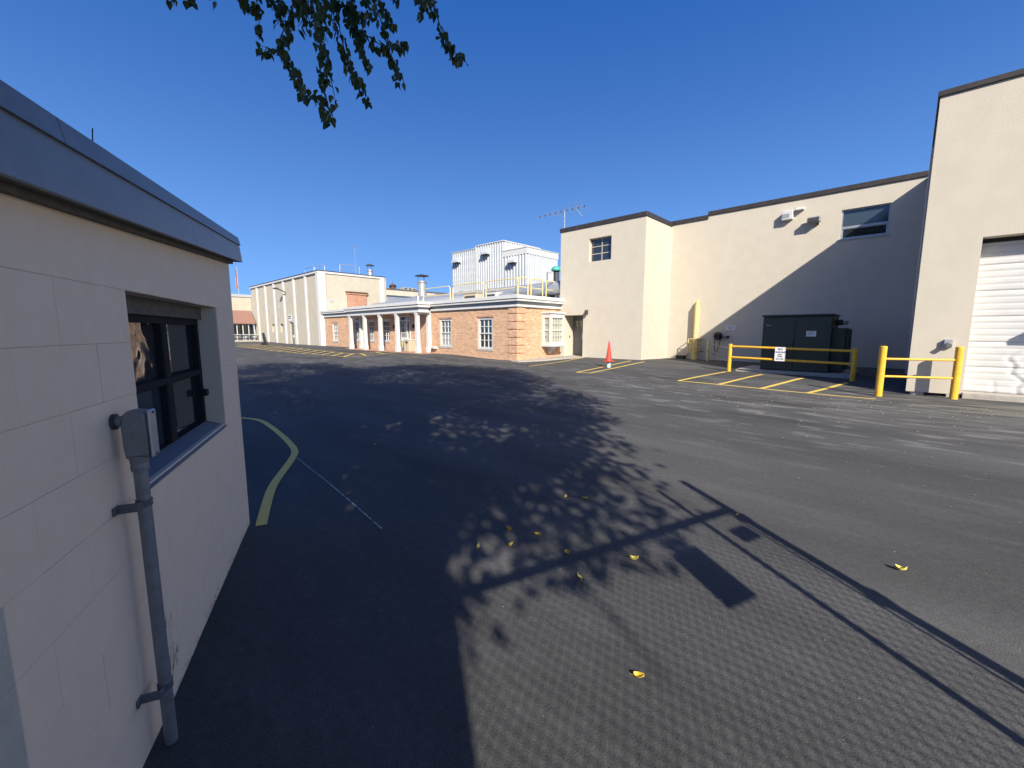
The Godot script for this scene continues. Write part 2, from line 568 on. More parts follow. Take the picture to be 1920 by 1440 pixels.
func asphalt_mat() -> StandardMaterial3D:
	var size := 1024
	var n1 := noise_bytes(size, 0.02, 71)
	var n2 := noise_bytes(size, 0.14, 72, 3)
	var data := PackedByteArray()
	data.resize(size * size * 3)
	var r := RandomNumberGenerator.new()
	r.seed = 73
	for i in size * size:
		var v := 0.155 + (n1[i] / 255.0 - 0.5) * 0.05 + (n2[i] / 255.0 - 0.5) * 0.17 + (r.randf() - 0.5) * 0.05
		var k := r.randf()
		if k > 0.9985:
			v += 0.25
		v = pow(clampf(v, 0.02, 0.6), 1.0 / 2.2)
		data[i * 3] = int(v * 255)
		data[i * 3 + 1] = int(v * 255)
		data[i * 3 + 2] = int(v * 255)
	var m := StandardMaterial3D.new()
	m.albedo_texture = ImageTexture.create_from_image(Image.create_from_data(size, size, false, Image.FORMAT_RGB8, data))
	m.roughness = 0.9
	m.metallic_specular = 0.35
	m.uv1_triplanar = true
	m.uv1_world_triplanar = true
	m.uv1_scale = Vector3.ONE * 0.75
	m.heightmap_enabled = true
	m.heightmap_texture = gray_tex(512, 0.2, 74, 3)
	m.heightmap_scale = 0.16
	# scuffs, dust and seams of the lot, drawn in site axes: x -32..18, z -14..36 over 50 m
	var ds := 1408
	var a := noise_bytes(ds, 0.010, 75, 5, FastNoiseLite.TYPE_SIMPLEX_SMOOTH, 0.5, 2.4)
	var b := noise_bytes(ds, 0.045, 76, 4, FastNoiseLite.TYPE_SIMPLEX_SMOOTH, 0.55, 1.9)
	var c := noise_bytes(ds, 0.006, 77, 4)
	var dd := PackedByteArray()
	dd.resize(ds * ds * 3)
	for y in ds:
		var sz := -14.0 + 50.0 * y / ds
		var band := clampf(1.5 - absf(sz - 8.5) / 4.5, 0.15, 1.0)
		for x in ds:
			var i := y * ds + x
			var sx := -32.0 + 50.0 * x / ds
			var fb := b[i] / 255.0 - 0.5
			var t := 0.50 + (a[i] / 255.0 - 0.5) * 0.22 + (c[i] / 255.0 - 0.5) * 0.2 + fb * 0.17 * band
			var warm := 0.0
			# worn, dusty ground where lorries turn in front of the overhead door
			var e := Vector2((sx - 11.0) / 5.5, (sz - 8.2) / 2.4).length()
			var patch := clampf(1.15 - e + fb * 1.8, 0.0, 1.0)
			t += patch * 0.18
			warm += patch * 0.03
			var e2 := Vector2((sx - 12.6) / 2.4, (sz - 6.9) / 1.1).length()
			var patch2 := clampf((1.15 - e2 + fb * 1.3) * 2.2, 0.0, 1.0)
			t += patch2 * 0.32
			warm += patch2 * 0.09
			if fb > 0.24:
				t += 0.30 * band
			t = clampf(t, 0.12, 1.0)
			var v := pow(t, 1.0 / 2.2)
			dd[i * 3] = int(clampf(v * (1.0 + warm * 0.5), 0, 1) * 255)
			dd[i * 3 + 1] = int(clampf(v * (1.0 + warm * 0.2), 0, 1) * 255)
			dd[i * 3 + 2] = int(clampf(v * (1.0 - warm * 0.5), 0, 1) * 255)
	m.detail_enabled = true
	m.detail_blend_mode = BaseMaterial3D.BLEND_MODE_MUL
	m.detail_uv_layer = BaseMaterial3D.DETAIL_UV_2
	m.detail_albedo = ImageTexture.create_from_image(Image.create_from_data(ds, ds, false, Image.FORMAT_RGB8, dd))
	return m

func axis_steps(lo: float, hi: float, step: float, reach: float) -> Array:
	var a := []
	var v := lo
	while v <= hi + 0.001:
		a.append(v)
		v += step
	var s := step
	v = hi
	while v < reach:
		s *= 1.5
		v += s
		a.append(v)
	s = step
	v = lo
	while v > -reach:
		s *= 1.5
		v -= s
		a.push_front(v)
	return a

func build_ground() -> void:
	off = Vector3.ZERO
	var xs := axis_steps(-40.0, 24.0, 0.8, 900.0)
	var zs := axis_steps(-60.0, 8.0, 0.8, 900.0)
	var st := SurfaceTool.new()
	st.begin(Mesh.PRIMITIVE_TRIANGLES)
	var inv := Basis(Vector3.UP, deg_to_rad(-YAW))
	for z in zs:
		for x in xs:
			var p := Vector3(x, ground_y(x, z), z)
			var s := inv * (p - SITE)
			st.set_uv(Vector2(x, z) * 0.3)
			st.set_uv2(Vector2((s.x + 32.0) / 50.0, (s.z + 14.0) / 50.0))
			st.set_normal(Vector3.UP)
			st.add_vertex(p)
	var w := xs.size()
	for j in zs.size() - 1:
		for i in w - 1:
			var a := j * w + i
			for k in [a, a + 1, a + w + 1, a, a + w + 1, a + w]:
				st.add_index(k)
	st.generate_normals()
	var o := MeshInstance3D.new()
	o.name = "asphalt_ground"
	o.mesh = st.commit()
	o.material_override = asphalt_mat()
	add_child(o)
	tag(o, "dark asphalt yard with scuffs between the buildings", "ground", "", "structure")
	taken["asphalt_ground"] = 0
	# painted lines
	var paint := paint_mat(Color(0.70, 0.50, 0.10), 0.10, 81)
	var paint_old := paint_mat(Color(0.50, 0.37, 0.13), 0.46, 82)
	var white_line := paint_mat(Color(0.42, 0.42, 0.42), 0.5, 83)
	for l in [[4.6, 6.72, 9.45, 6.62, 0.11], [4.62, 6.7, 4.86, 2.65, 0.12], [5.84, 6.7, 6.14, 2.85, 0.12], [6.96, 6.7, 7.41, 3.1, 0.12], [8.06, 6.7, 8.62, 3.3, 0.12],
			[0.79, 6.9, -0.03, 1.0, 0.1], [1.28, 6.74, 0.70, 1.05, 0.1], [0.79, 6.9, 1.28, 6.74, 0.1], [-2.24, 6.2, -3.17, 0.5, 0.1]]:
		painted(o, [site_world(l[0], 0, l[1]), site_world(l[2], 0, l[3])], l[4], paint)
	painted(o, [site_world(1.3, 0, 6.8), site_world(2.9, 0, 6.75), site_world(4.6, 0, 6.72)], 0.06, white_line)
	painted(o, [site_world(-13.2, 0, 6.55), site_world(-9.0, 0, 6.9), site_world(-5.3, 0, 7.4)], 0.1, paint_old)
	painted(o, [site_world(-33.5, 0, 10.2), site_world(-23.6, 0, 10.1), site_world(-12.6, 0, 9.6), site_world(-15.2, 0, 5.05)], 0.1, paint)
	painted(o, [site_world(-40.3, 0, 8.3), site_world(-30.9, 0, 7.6), site_world(-19.7, 0, 7.5), site_world(-15.5, 0, 7.75), site_world(-17.1, 0, 5.1)], 0.1, paint)
	for k in 15:
		var x := -13.1 - 1.42 * k
		painted(o, [site_world(x, 0, 9.6 + minf(k * 0.05, 0.5)), site_world(x - 3.0, 0, 7.62)], 0.13, paint)
	painted(o, [site_world(-13.45, 0, 8.1), site_world(-15.75, 0, 7.3)], 0.13, paint)
	painted(o, [site_world(-14.5, 0, 6.3), site_world(-16.7, 0, 5.7)], 0.13, paint)
	# curved kerb line painted at the guardhouse corner
	painted(o, rounded([Vector3(-5.2, 0, -7.85), Vector3(-4.75, 0, -7.7), Vector3(-4.1, 0, -7.0), Vector3(-3.35, 0, -6.1), Vector3(-3.0, 0, -5.62), Vector3(-2.85, 0, -5.2), Vector3(-2.72, 0, -4.75), Vector3(-2.58, 0, -4.3), Vector3(-2.4, 0, -3.9), Vector3(-2.16, 0, -3.4)]), 0.088, paint_mat(Color(0.93, 0.58, 0.14), 0.05, 84))
	painted(o, [Vector3(-3.03, 0, -5.53), Vector3(-2.1, 0, -4.5), Vector3(-1.11, 0, -3.365)], 0.012, paint_mat(Color(0.5, 0.5, 0.5), 0.35, 85))
	var pm := MultiMesh.new()
	pm.transform_format = MultiMesh.TRANSFORM_3D
	var peb := st_new()
	lathe(peb, Vector3.ZERO, [Vector2(0, -0.4), Vector2(0.8, -0.2), Vector2(1.0, 0.15), Vector2(0.5, 0.55), Vector2(0, 0.62)], 6)
	pm.mesh = done(peb)
	var pr := RandomNumberGenerator.new()
	pr.seed = 5
	pm.instance_count = 620
	for k in 620:
		var q: Vector3
		if k < 330:
			q = site_world(pr.randf_range(3.0, 15.0), 0, 6.8 + absf(pr.randfn(0.0, 2.2)))
		else:
			q = Vector3(pr.randf_range(-1.0, 6.5), 0, pr.randf_range(-9.0, -1.2))
		q.y = ground_mesh_y(q.x, q.z) + 0.001
		var sc := pr.randf_range(0.002, 0.0055) * (1.0 if k >= 330 else 2.2)
		pm.set_instance_transform(k, Transform3D(Basis.from_euler(Vector3(0, pr.randf() * TAU, 0)).scaled(Vector3(sc * pr.randf_range(0.8, 1.7), sc, sc)), q))
	var pe := MultiMeshInstance3D.new()
	pe.name = "loose_grit"
	pe.multimesh = pm
	pe.material_override = M.concrete
	add_child(pe)
	tag(pe, "loose pale grit scattered over the asphalt yard", "grit", "", "stuff")
	# concrete apron by the numbered door
	var ap := st_new()
	var poly := []
	for q in [[-5.2, -0.95], [-5.2, 4.25], [-4.55, 4.4], [-3.35, 1.3], [-3.3, -0.95]]:
		var p := site_world(q[0], 0, q[1])
		poly.append(Vector3(p.x, ground_y(p.x, p.z) + 0.035, p.z))
	for i in range(1, poly.size() - 1):
		tri(ap, poly[0], poly[i], poly[i + 1])
	for i in poly.size():
		var a: Vector3 = poly[i]
		var b: Vector3 = poly[(i + 1) % poly.size()]
		quad(ap, a - Vector3(0, 0.2, 0), b - Vector3(0, 0.2, 0), b, a)
	var apron := part("concrete_apron", ap, M.concrete, self)
	tag(apron, "pale concrete apron in front of the grey numbered door", "apron", "", "structure")
	# brick-paved porch floor
	var pf := st_new()
	box(pf, Vector3.ZERO, Vector3(10.6, 0.3, 1.2))
	var porch := part("porch_floor", pf, M.brick_red, self)
	porch.position = site_world(-23.1, -0.005, 3.75)
	porch.rotation_degrees.y = YAW
	tag(porch, "low brick porch floor under the white columns", "porch floor", "", "structure")

func paint_mat(c: Color, worn: float, seed_: int) -> StandardMaterial3D:
	var size := 256
	var n := noise_bytes(size, 0.05, seed_, 4)
	var f := noise_bytes(size, 0.3, seed_ + 5, 2)
	var data := PackedByteArray()
	data.resize(size * size * 3)
	for i in size * size:
		var t := (n[i] * 0.5 + f[i] * 0.5) / 255.0
		var col := c * (0.85 + 0.3 * (f[i] / 255.0))
		var hole := clampf((worn + 0.18 - t) * 6.0, 0.0, 1.0)
		col = col.lerp(Color(0.05, 0.05, 0.05), hole).clamp().linear_to_srgb()
		data[i * 3] = int(col.r * 255)
		data[i * 3 + 1] = int(col.g * 255)
		data[i * 3 + 2] = int(col.b * 255)
	var m := tri_mat(ImageTexture.create_from_image(Image.create_from_data(size, size, false, Image.FORMAT_RGB8, data)), 0.9, 0.8, null, 0, true)
	return m

func rounded(pts: Array) -> Array:
	for n in 3:
		var q := [pts[0]]
		for i in pts.size() - 1:
			q.append(pts[i].lerp(pts[i + 1], 0.25))
			q.append(pts[i].lerp(pts[i + 1], 0.75))
		q.append(pts[-1])
		pts = q
	return pts

func painted(parent: Node3D, pts: Array, width: float, m: Material) -> void:
	var line := []
	for i in pts.size() - 1:
		var n := maxi(1, int((pts[i + 1] - pts[i]).length() / 0.4))
		for k in n:
			line.append(pts[i].lerp(pts[i + 1], float(k) / n))
	line.append(pts[-1])
	off = Vector3.ZERO
	var st := st_new()
	var prev := []
	for i in line.size():
		var d: Vector3 = line[mini(i + 1, line.size() - 1)] - line[maxi(i - 1, 0)]
		var s := d.normalized().cross(Vector3.UP) * width * 0.5
		var a: Vector3 = line[i] - s
		var b: Vector3 = line[i] + s
		a.y = ground_mesh_y(a.x, a.z) + 0.006
		b.y = ground_mesh_y(b.x, b.z) + 0.006
		if prev:
			quad(st, prev[0], prev[1], b, a)
		prev = [a, b]
	part("painted_line", st, m, parent)

# height of the ground sheet itself (its 0.8 m cells), so that paint lies on it
func ground_mesh_y(x: float, z: float) -> float:
	var i := floorf((x + 40.0) / 0.8)
	var j := floorf((z + 60.0) / 0.8)
	var x0 := -40.0 + i * 0.8
	var z0 := -60.0 + j * 0.8
	var u := (x - x0) / 0.8
	var v := (z - z0) / 0.8
	var a := ground_y(x0, z0)
	var b := ground_y(x0 + 0.8, z0)
	var c := ground_y(x0 + 0.8, z0 + 0.8)
	var d := ground_y(x0, z0 + 0.8)
	if u > v:
		return a + (b - a) * u + (c - b) * v
	return a + (c - d) * u + (d - a) * v

# ------------------------------------------------------------------ block-built gatehouse on the left
func gh_top(x: float) -> float:
	return 2.195 + 0.072 * x

func build_guardhouse() -> void:
	var g := Node3D.new()
	g.name = numbered("gatehouse")
	add_child(g)
	g.position = GUARD
	g.rotation_degrees.y = 112.155
	tag(g, "painted concrete block gatehouse with blue-grey metal roof edge close at the left", "gatehouse")
	off = Vector3.ZERO
	var near := -5.75
	var deep := -3.6
	# window opening
	var wx0 := -1.835
	var wx1 := -0.49
	var wy0 := 0.985
	var wy1 := 1.825
	# core behind the block faces (mortar), with the opening left free
	var core := st_new()
	wall_z(core, near, 0.0 - 0.004, -0.4, 1.82, -0.006, 0.2, [[wx0, wx1, wy0, 1.819]])
	prism(core, [Vector2(near, 1.3), Vector2(0, 1.82), Vector2(0, 1.83), Vector2(near, 1.31)], -0.2, -0.19)
	part("mortar_core", core, M.mortar, g)
	# blocks
	var J := 0.213
	var rows := 11
	for r in rows:
		var y1 := 1.82 - J * (r - 1)
		var y0 := y1 - J
		if r == 0:
			y0 = 1.82
		var start := near + (0.0 if r % 2 else J)
		var x := -2.305 - 0.426 * 7 + (0.0 if r % 2 == 1 else 0.205)
		while x < 0.0:
			var a := maxf(x, near)
			var b := minf(x + 0.426, 0.0)
			x += 0.426
			if b - a < 0.03:
				continue
			var spans := [[a, b]]
			if y0 < 1.8 and y1 > wy0 + 0.02 and a < wx1 and b > wx0:
				spans = []
				if a < wx0 - 0.02:
					spans.append([a, wx0])
				if b > wx1 + 0.02:
					spans.append([wx1, b])
				if y0 < wy0 - 0.02 and spans.size() < 3:
					# course cut by the sill
					block(g, maxf(a, wx0), minf(b, wx1), y0, wy0 - 0.022, M.block)
			for s in spans:
				if s[1] - s[0] < 0.02:
					continue
				if r == 0:
					# top course, cut to the slope of the roof
					var st := st_new()
					if gh_top(s[0]) > y0 + 0.02:
						var e := 0.0004
						prism(st, [Vector2(s[0] + e, y0 + e), Vector2(s[1] - e, y0 + e), Vector2(s[1] - e, gh_top(s[1])), Vector2(s[0] + e, gh_top(s[0]))], -0.18, 0.0)
						part("block", st, M.block, g)
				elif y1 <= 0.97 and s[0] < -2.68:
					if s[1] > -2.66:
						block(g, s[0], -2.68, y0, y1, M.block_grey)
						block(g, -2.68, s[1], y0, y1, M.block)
					else:
						block(g, s[0], s[1], y0, y1, M.block_grey)
				else:
					block(g, s[0], s[1], y0, y1, M.block)
	# the other walls
	var rest := st_new()
	box(rest, Vector3(-0.2, -0.4, deep), Vector3(-0.002, 2.15, -0.21))
	box(rest, Vector3(near, -0.4, deep), Vector3(near + 0.2, 1.8, -0.21))
	box(rest, Vector3(near, -0.4, deep), Vector3(-0.2, 1.8, deep + 0.2))
	part("wall", rest, M.block, g)
	bpart("floor", Vector3(near + 0.2, -0.1, deep + 0.2), Vector3(-0.2, 0.02, -0.21), M.concrete, g)
	# window
	var w := Node3D.new()
	w.name = "window"
	g.add_child(w, true)
	var fr := st_new()
	box(fr, Vector3(wx0, 1.735, -0.165), Vector3(wx1 + 0.0, wy1, -0.09))
	part("head_panel", fr, M.timber_dark, w)
	var f2 := st_new()
	box(f2, Vector3(wx0, wy0, -0.16), Vector3(wx0 + 0.05, 1.735, -0.115))
	box(f2, Vector3(wx1 - 0.05, wy0, -0.16), Vector3(wx1, 1.735, -0.115))
	box(f2, Vector3(wx0 + 0.05, 1.695, -0.16), Vector3(wx1 - 0.05, 1.735, -0.112))
	box(f2, Vector3(wx0 + 0.05, wy0, -0.16), Vector3(wx1 - 0.05, wy0 + 0.035, -0.115))
	part("frame", f2, M.sash_dark, w)
	var mx := -1.13
	bpart("mullion", Vector3(mx - 0.04, wy0 + 0.035, -0.16), Vector3(mx + 0.04, 1.695, -0.105), M.sash_dark, w, 0.006)
	bpart("meeting_rail", Vector3(wx0 + 0.05, 1.355, -0.158), Vector3(wx1 - 0.05, 1.395, -0.10), M.sash_dark, w, 0.005)
	for pq in [[wx0 + 0.05, mx - 0.04, 1.395, 1.695, M.plastic_film], [mx + 0.04, wx1 - 0.05, 1.395, 1.695, M.glass], [wx0 + 0.05, mx - 0.04, wy0 + 0.035, 1.355, M.glass_blue], [mx + 0.04, wx1 - 0.05, wy0 + 0.035, 1.355, M.glass]]:
		bpart("pane", Vector3(pq[0], pq[2], -0.15), Vector3(pq[1], pq[3], -0.144), pq[4], w)
	bpart("latch", Vector3(wx1 - 0.055, 1.20, -0.115), Vector3(wx1 + 0.0, 1.245, -0.085), M.dark, w, 0.004)
	var sl := st_new()
	quad(sl, Vector3(wx0, wy0 - 0.012, 0.004), Vector3(wx1, wy0 - 0.012, 0.004), Vector3(wx1, wy0 + 0.03, -0.115), Vector3(wx0, wy0 + 0.03, -0.115))
	quad(sl, Vector3(wx0, wy0 - 0.024, 0.004), Vector3(wx1, wy0 - 0.024, 0.004), Vector3(wx1, wy0 - 0.012, 0.004), Vector3(wx0, wy0 - 0.012, 0.004))
	part("sill", sl, M.fascia, w)
	# reveals in painted block
	var rv := st_new()
	box(rv, Vector3(wx1 - 0.0015, wy0 - 0.01, -0.155), Vector3(wx1 + 0.06, 1.8, -0.005))
	part("reveal", rv, M.block, w)
	# roof edge: lower canted panel, cap above, dark soffit below
	for seg in [[near - 0.1, -1.183], [-1.18, 0.02]]:
		var st := st_new()
		var a: float = seg[0]
		var b: float = seg[1]
		var lo := [2.211 + 0.072 * a, 2.211 + 0.072 * b]
		var hi := [2.346 + 0.061 * a, 2.346 + 0.061 * b]
		var p := [Vector3(a, lo[0], 0.094), Vector3(b, lo[1], 0.094), Vector3(b, hi[1], 0.08), Vector3(a, hi[0], 0.08)]
		quad(st, p[0], p[1], p[2], p[3])
		quad(st, p[1] + Vector3(0, 0, 0), Vector3(b, lo[1], deep - 0.1), Vector3(b, hi[1], deep - 0.1), p[2])
		quad(st, p[0] - Vector3(0, 0, 0.02), p[1] - Vector3(0, 0, 0.02), p[1], p[0])
		quad(st, p[3] - Vector3(0, 0, 0.02), p[2] - Vector3(0, 0, 0.02), p[1] - Vector3(0, 0, 0.02), p[0] - Vector3(0, 0, 0.02))
		quad(st, p[0] - Vector3(0, 0, 0.02), p[0], p[3], p[3] - Vector3(0, 0, 0.02))
		part("fascia_panel", st, M.fascia, g)
	for seg in [[near - 0.1, -2.353], [-2.35, 0.012]]:
		var st := st_new()
		var a: float = seg[0]
		var b: float = seg[1]
		var l0 := 2.342 + 0.061 * a
		var l1 := 2.342 + 0.061 * b
		var h0 := 2.404 + 0.057 * a
		var h1 := 2.404 + 0.057 * b
		var z0 := 0.092
		var z1 := 0.078
		quad(st, Vector3(a, l0, z0), Vector3(b, l1, z0), Vector3(b, h1, z1), Vector3(a, h0, z1))
		quad(st, Vector3(a, h0, z1), Vector3(b, h1, z1), Vector3(b, h1 - 0.02, z1 - 0.12), Vector3(a, h0 - 0.02, z1 - 0.12))
		quad(st, Vector3(a, l0, 0.06), Vector3(b, l1, 0.06), Vector3(b, l1, z0), Vector3(a, l0, z0))
		quad(st, Vector3(b, l1, z0), Vector3(b, l1, deep - 0.1), Vector3(b, h1, deep - 0.1), Vector3(b, h1, z1))
		part("roof_cap", st, M.fascia, g)
	var so := st_new()
	for k in 2:
		var z1 := 0.074 if k == 0 else 0.03
		var dy := 0.0 if k == 0 else -0.022
		var a := near - 0.08
		prism(so, [Vector2(a, 2.214 + 0.072 * a + dy), Vector2(0.005, 2.214 + dy), Vector2(0.005, 2.24 + dy), Vector2(a, 2.24 + 0.072 * a + dy)], -0.1 if k == 0 else 0.001, z1)
	part("soffit", so, M.timber_dark, g)
	var rf := st_new()
	prism(rf, [Vector2(near - 0.1, 2.06), Vector2(0.01, 2.34), Vector2(0.01, 2.385), Vector2(near - 0.1, 2.105)], deep - 0.1, 0.055)
	part("roof", rf, M.coping, g)
	tpart("roof_wire", [Vector3(-2.06, 2.25, 0.03), Vector3(-2.06, 2.31, 0.04), Vector3(-2.075, 2.35, 0.05)], 0.002, M.dark, g, 5)
	# conduit on the wall
	var c := Node3D.new()
	c.name = numbered("electrical_conduit")
	add_child(c)
	c.transform = g.transform
	var cx := -2.055
	var cz := 0.066
	c.position = g.transform * Vector3(cx, 0.0, cz)
	tag(c, "grey steel conduit with boxy elbow fitting fixed beside the gatehouse window", "conduit")
	off = Vector3(cx, 0.0, cz)
	tpart("pipe", [Vector3(cx, -0.12, cz), Vector3(cx, 0.5, cz), Vector3(cx, 1.13, cz)], 0.0225, M.steel, c, 20)
	var hub := st_new()
	lathe(hub, Vector3(cx, 1.115, cz), [Vector2(0, 0), Vector2(0.027, 0), Vector2(0.0285, 0.012), Vector2(0.0275, 0.03), Vector2(0.030, 0.045), Vector2(0.032, 0.062), Vector2(0, 0.062)], 20)
	part("hub", hub, M.steel, c)
	var lb := st_new()
	# side outline (z, y) of the fitting, swept across its width
	var pol := [Vector2(0.112, 1.168), Vector2(0.112, 1.350), Vector2(0.072, 1.356), Vector2(0.052, 1.352), Vector2(0.038, 1.338), Vector2(0.030, 1.315), Vector2(0.030, 1.21), Vector2(0.036, 1.168)]
	fitting(lb, pol, cx - 0.034, cx + 0.034, 0.014)
	var body := part("elbow_fitting", lb, M.steel, c)
	var cv := st_new()
	cbox(cv, Vector3(cx - 0.031, 1.168, 0.1125), Vector3(cx + 0.031, 1.352, 0.123), 0.005)
	part("cover", cv, M.galv, body)
	for y in [1.178, 1.342]:
		tpart("screw", [Vector3(cx, y, 0.122), Vector3(cx, y, 0.126)], 0.006, M.steel_dark, body, 8)
	tpart("nipple", [Vector3(cx, 1.312, 0.04), Vector3(cx, 1.312, -0.01)], 0.021, M.steel, c, 14)
	tpart("lock_ring", [Vector3(cx, 1.312, 0.012), Vector3(cx, 1.312, 0.0)], 0.03, M.steel_dark, c, 14)
	for y in [0.985, 0.19]:
		var ring := st_new()
		tube(ring, [Vector3(cx, y - 0.013, cz), Vector3(cx, y + 0.013, cz)], 0.0265, 20)
		cbox(ring, Vector3(cx - 0.05, y - 0.012, cz - 0.006), Vector3(cx - 0.022, y + 0.012, cz + 0.008), 0.003)
		cbox(ring, Vector3(cx + 0.022, y - 0.012, cz - 0.008), Vector3(cx + 0.046, y + 0.012, cz + 0.008), 0.003)
		cbox(ring, Vector3(cx - 0.062, y - 0.016, 0.0), Vector3(cx - 0.044, y + 0.016, cz + 0.006), 0.003)
		cbox(ring, Vector3(cx - 0.085, y - 0.016, 0.0005), Vector3(cx - 0.06, y + 0.016, 0.008), 0.002)
		tube(ring, [Vector3(cx + 0.036, y, cz - 0.014), Vector3(cx + 0.036, y, cz + 0.014)], 0.006, 8)
		part("strap", ring, M.strap, c)
	# grime rubbed on the wall beside the conduit foot
	off = Vector3.ZERO
	var gm := st_new()
	var gr := RandomNumberGenerator.new()
	gr.seed = 12
	for k in 46:
		var gx := -1.80 + gr.randfn(0.0, 0.045)
		var gy := 0.02 + absf(gr.randfn(0.0, 0.13))
		var w2 := gr.randf_range(0.002, 0.007)
		var h2 := gr.randf_range(0.012, 0.05)
		quad(gm, Vector3(gx - w2, gy, 0.0022), Vector3(gx + w2, gy + 0.004, 0.0022), Vector3(gx + w2 * 0.5 + 0.004, gy + h2, 0.0022), Vector3(gx - w2 * 0.3 + 0.004, gy + h2 * 0.9, 0.0022))
	for k in 90:
		var gx := gr.randf_range(-2.0, 0.0)
		var gy := -0.10 + absf(gr.randfn(0.0, 0.035)) + 0.05 * (gx + 2.0)
		var w2 := gr.randf_range(0.004, 0.016)
		var h2 := gr.randf_range(0.004, 0.018)
		quad(gm, Vector3(gx - w2, gy, 0.0024), Vector3(gx + w2, gy + 0.003, 0.0024), Vector3(gx + w2 * 0.6, gy + h2, 0.0024), Vector3(gx - w2 * 0.7, gy + h2 * 0.7, 0.0024))
	tag(part("grime", gm, M.grime, g), "", "", "", "stuff")

func fitting(st: SurfaceTool, pol: Array, x0: float, x1: float, ch: float) -> void:
	var n := pol.size()
	var mid := Vector2.ZERO
	for p in pol:
		mid += p / n
	var rings := []
	for s in [[x0, ch], [x0 + ch, 0.0], [x1 - ch, 0.0], [x1, ch]]:
		var ring := []
		for p in pol:
			var q: Vector2 = p + (mid - p).normalized() * s[1]
			ring.append(Vector3(s[0], q.y, q.x))
		rings.append(ring)
	for i in 3:
		for k in n:
			var k2 := (k + 1) % n
			quad(st, rings[i][k], rings[i + 1][k], rings[i + 1][k2], rings[i][k2])
	for k in range(1, n - 1):
		tri(st, rings[0][0], rings[0][k], rings[0][k + 1])
		tri(st, rings[3][0], rings[3][k + 1], rings[3][k])

func block(parent: Node3D, x0: float, x1: float, y0: float, y1: float, m: Material) -> void:
	if x1 - x0 < 0.02 or y1 - y0 < 0.015:
		return
	var st := st_new()
	var e := 0.0004
	var pr := rng.randf_range(-0.0009, 0.0009)
	cbox(st, Vector3(x0 + e, y0 + e, -0.1), Vector3(x1 - e, y1 - e, pr), 0.0014)
	part("block", st, m, parent)

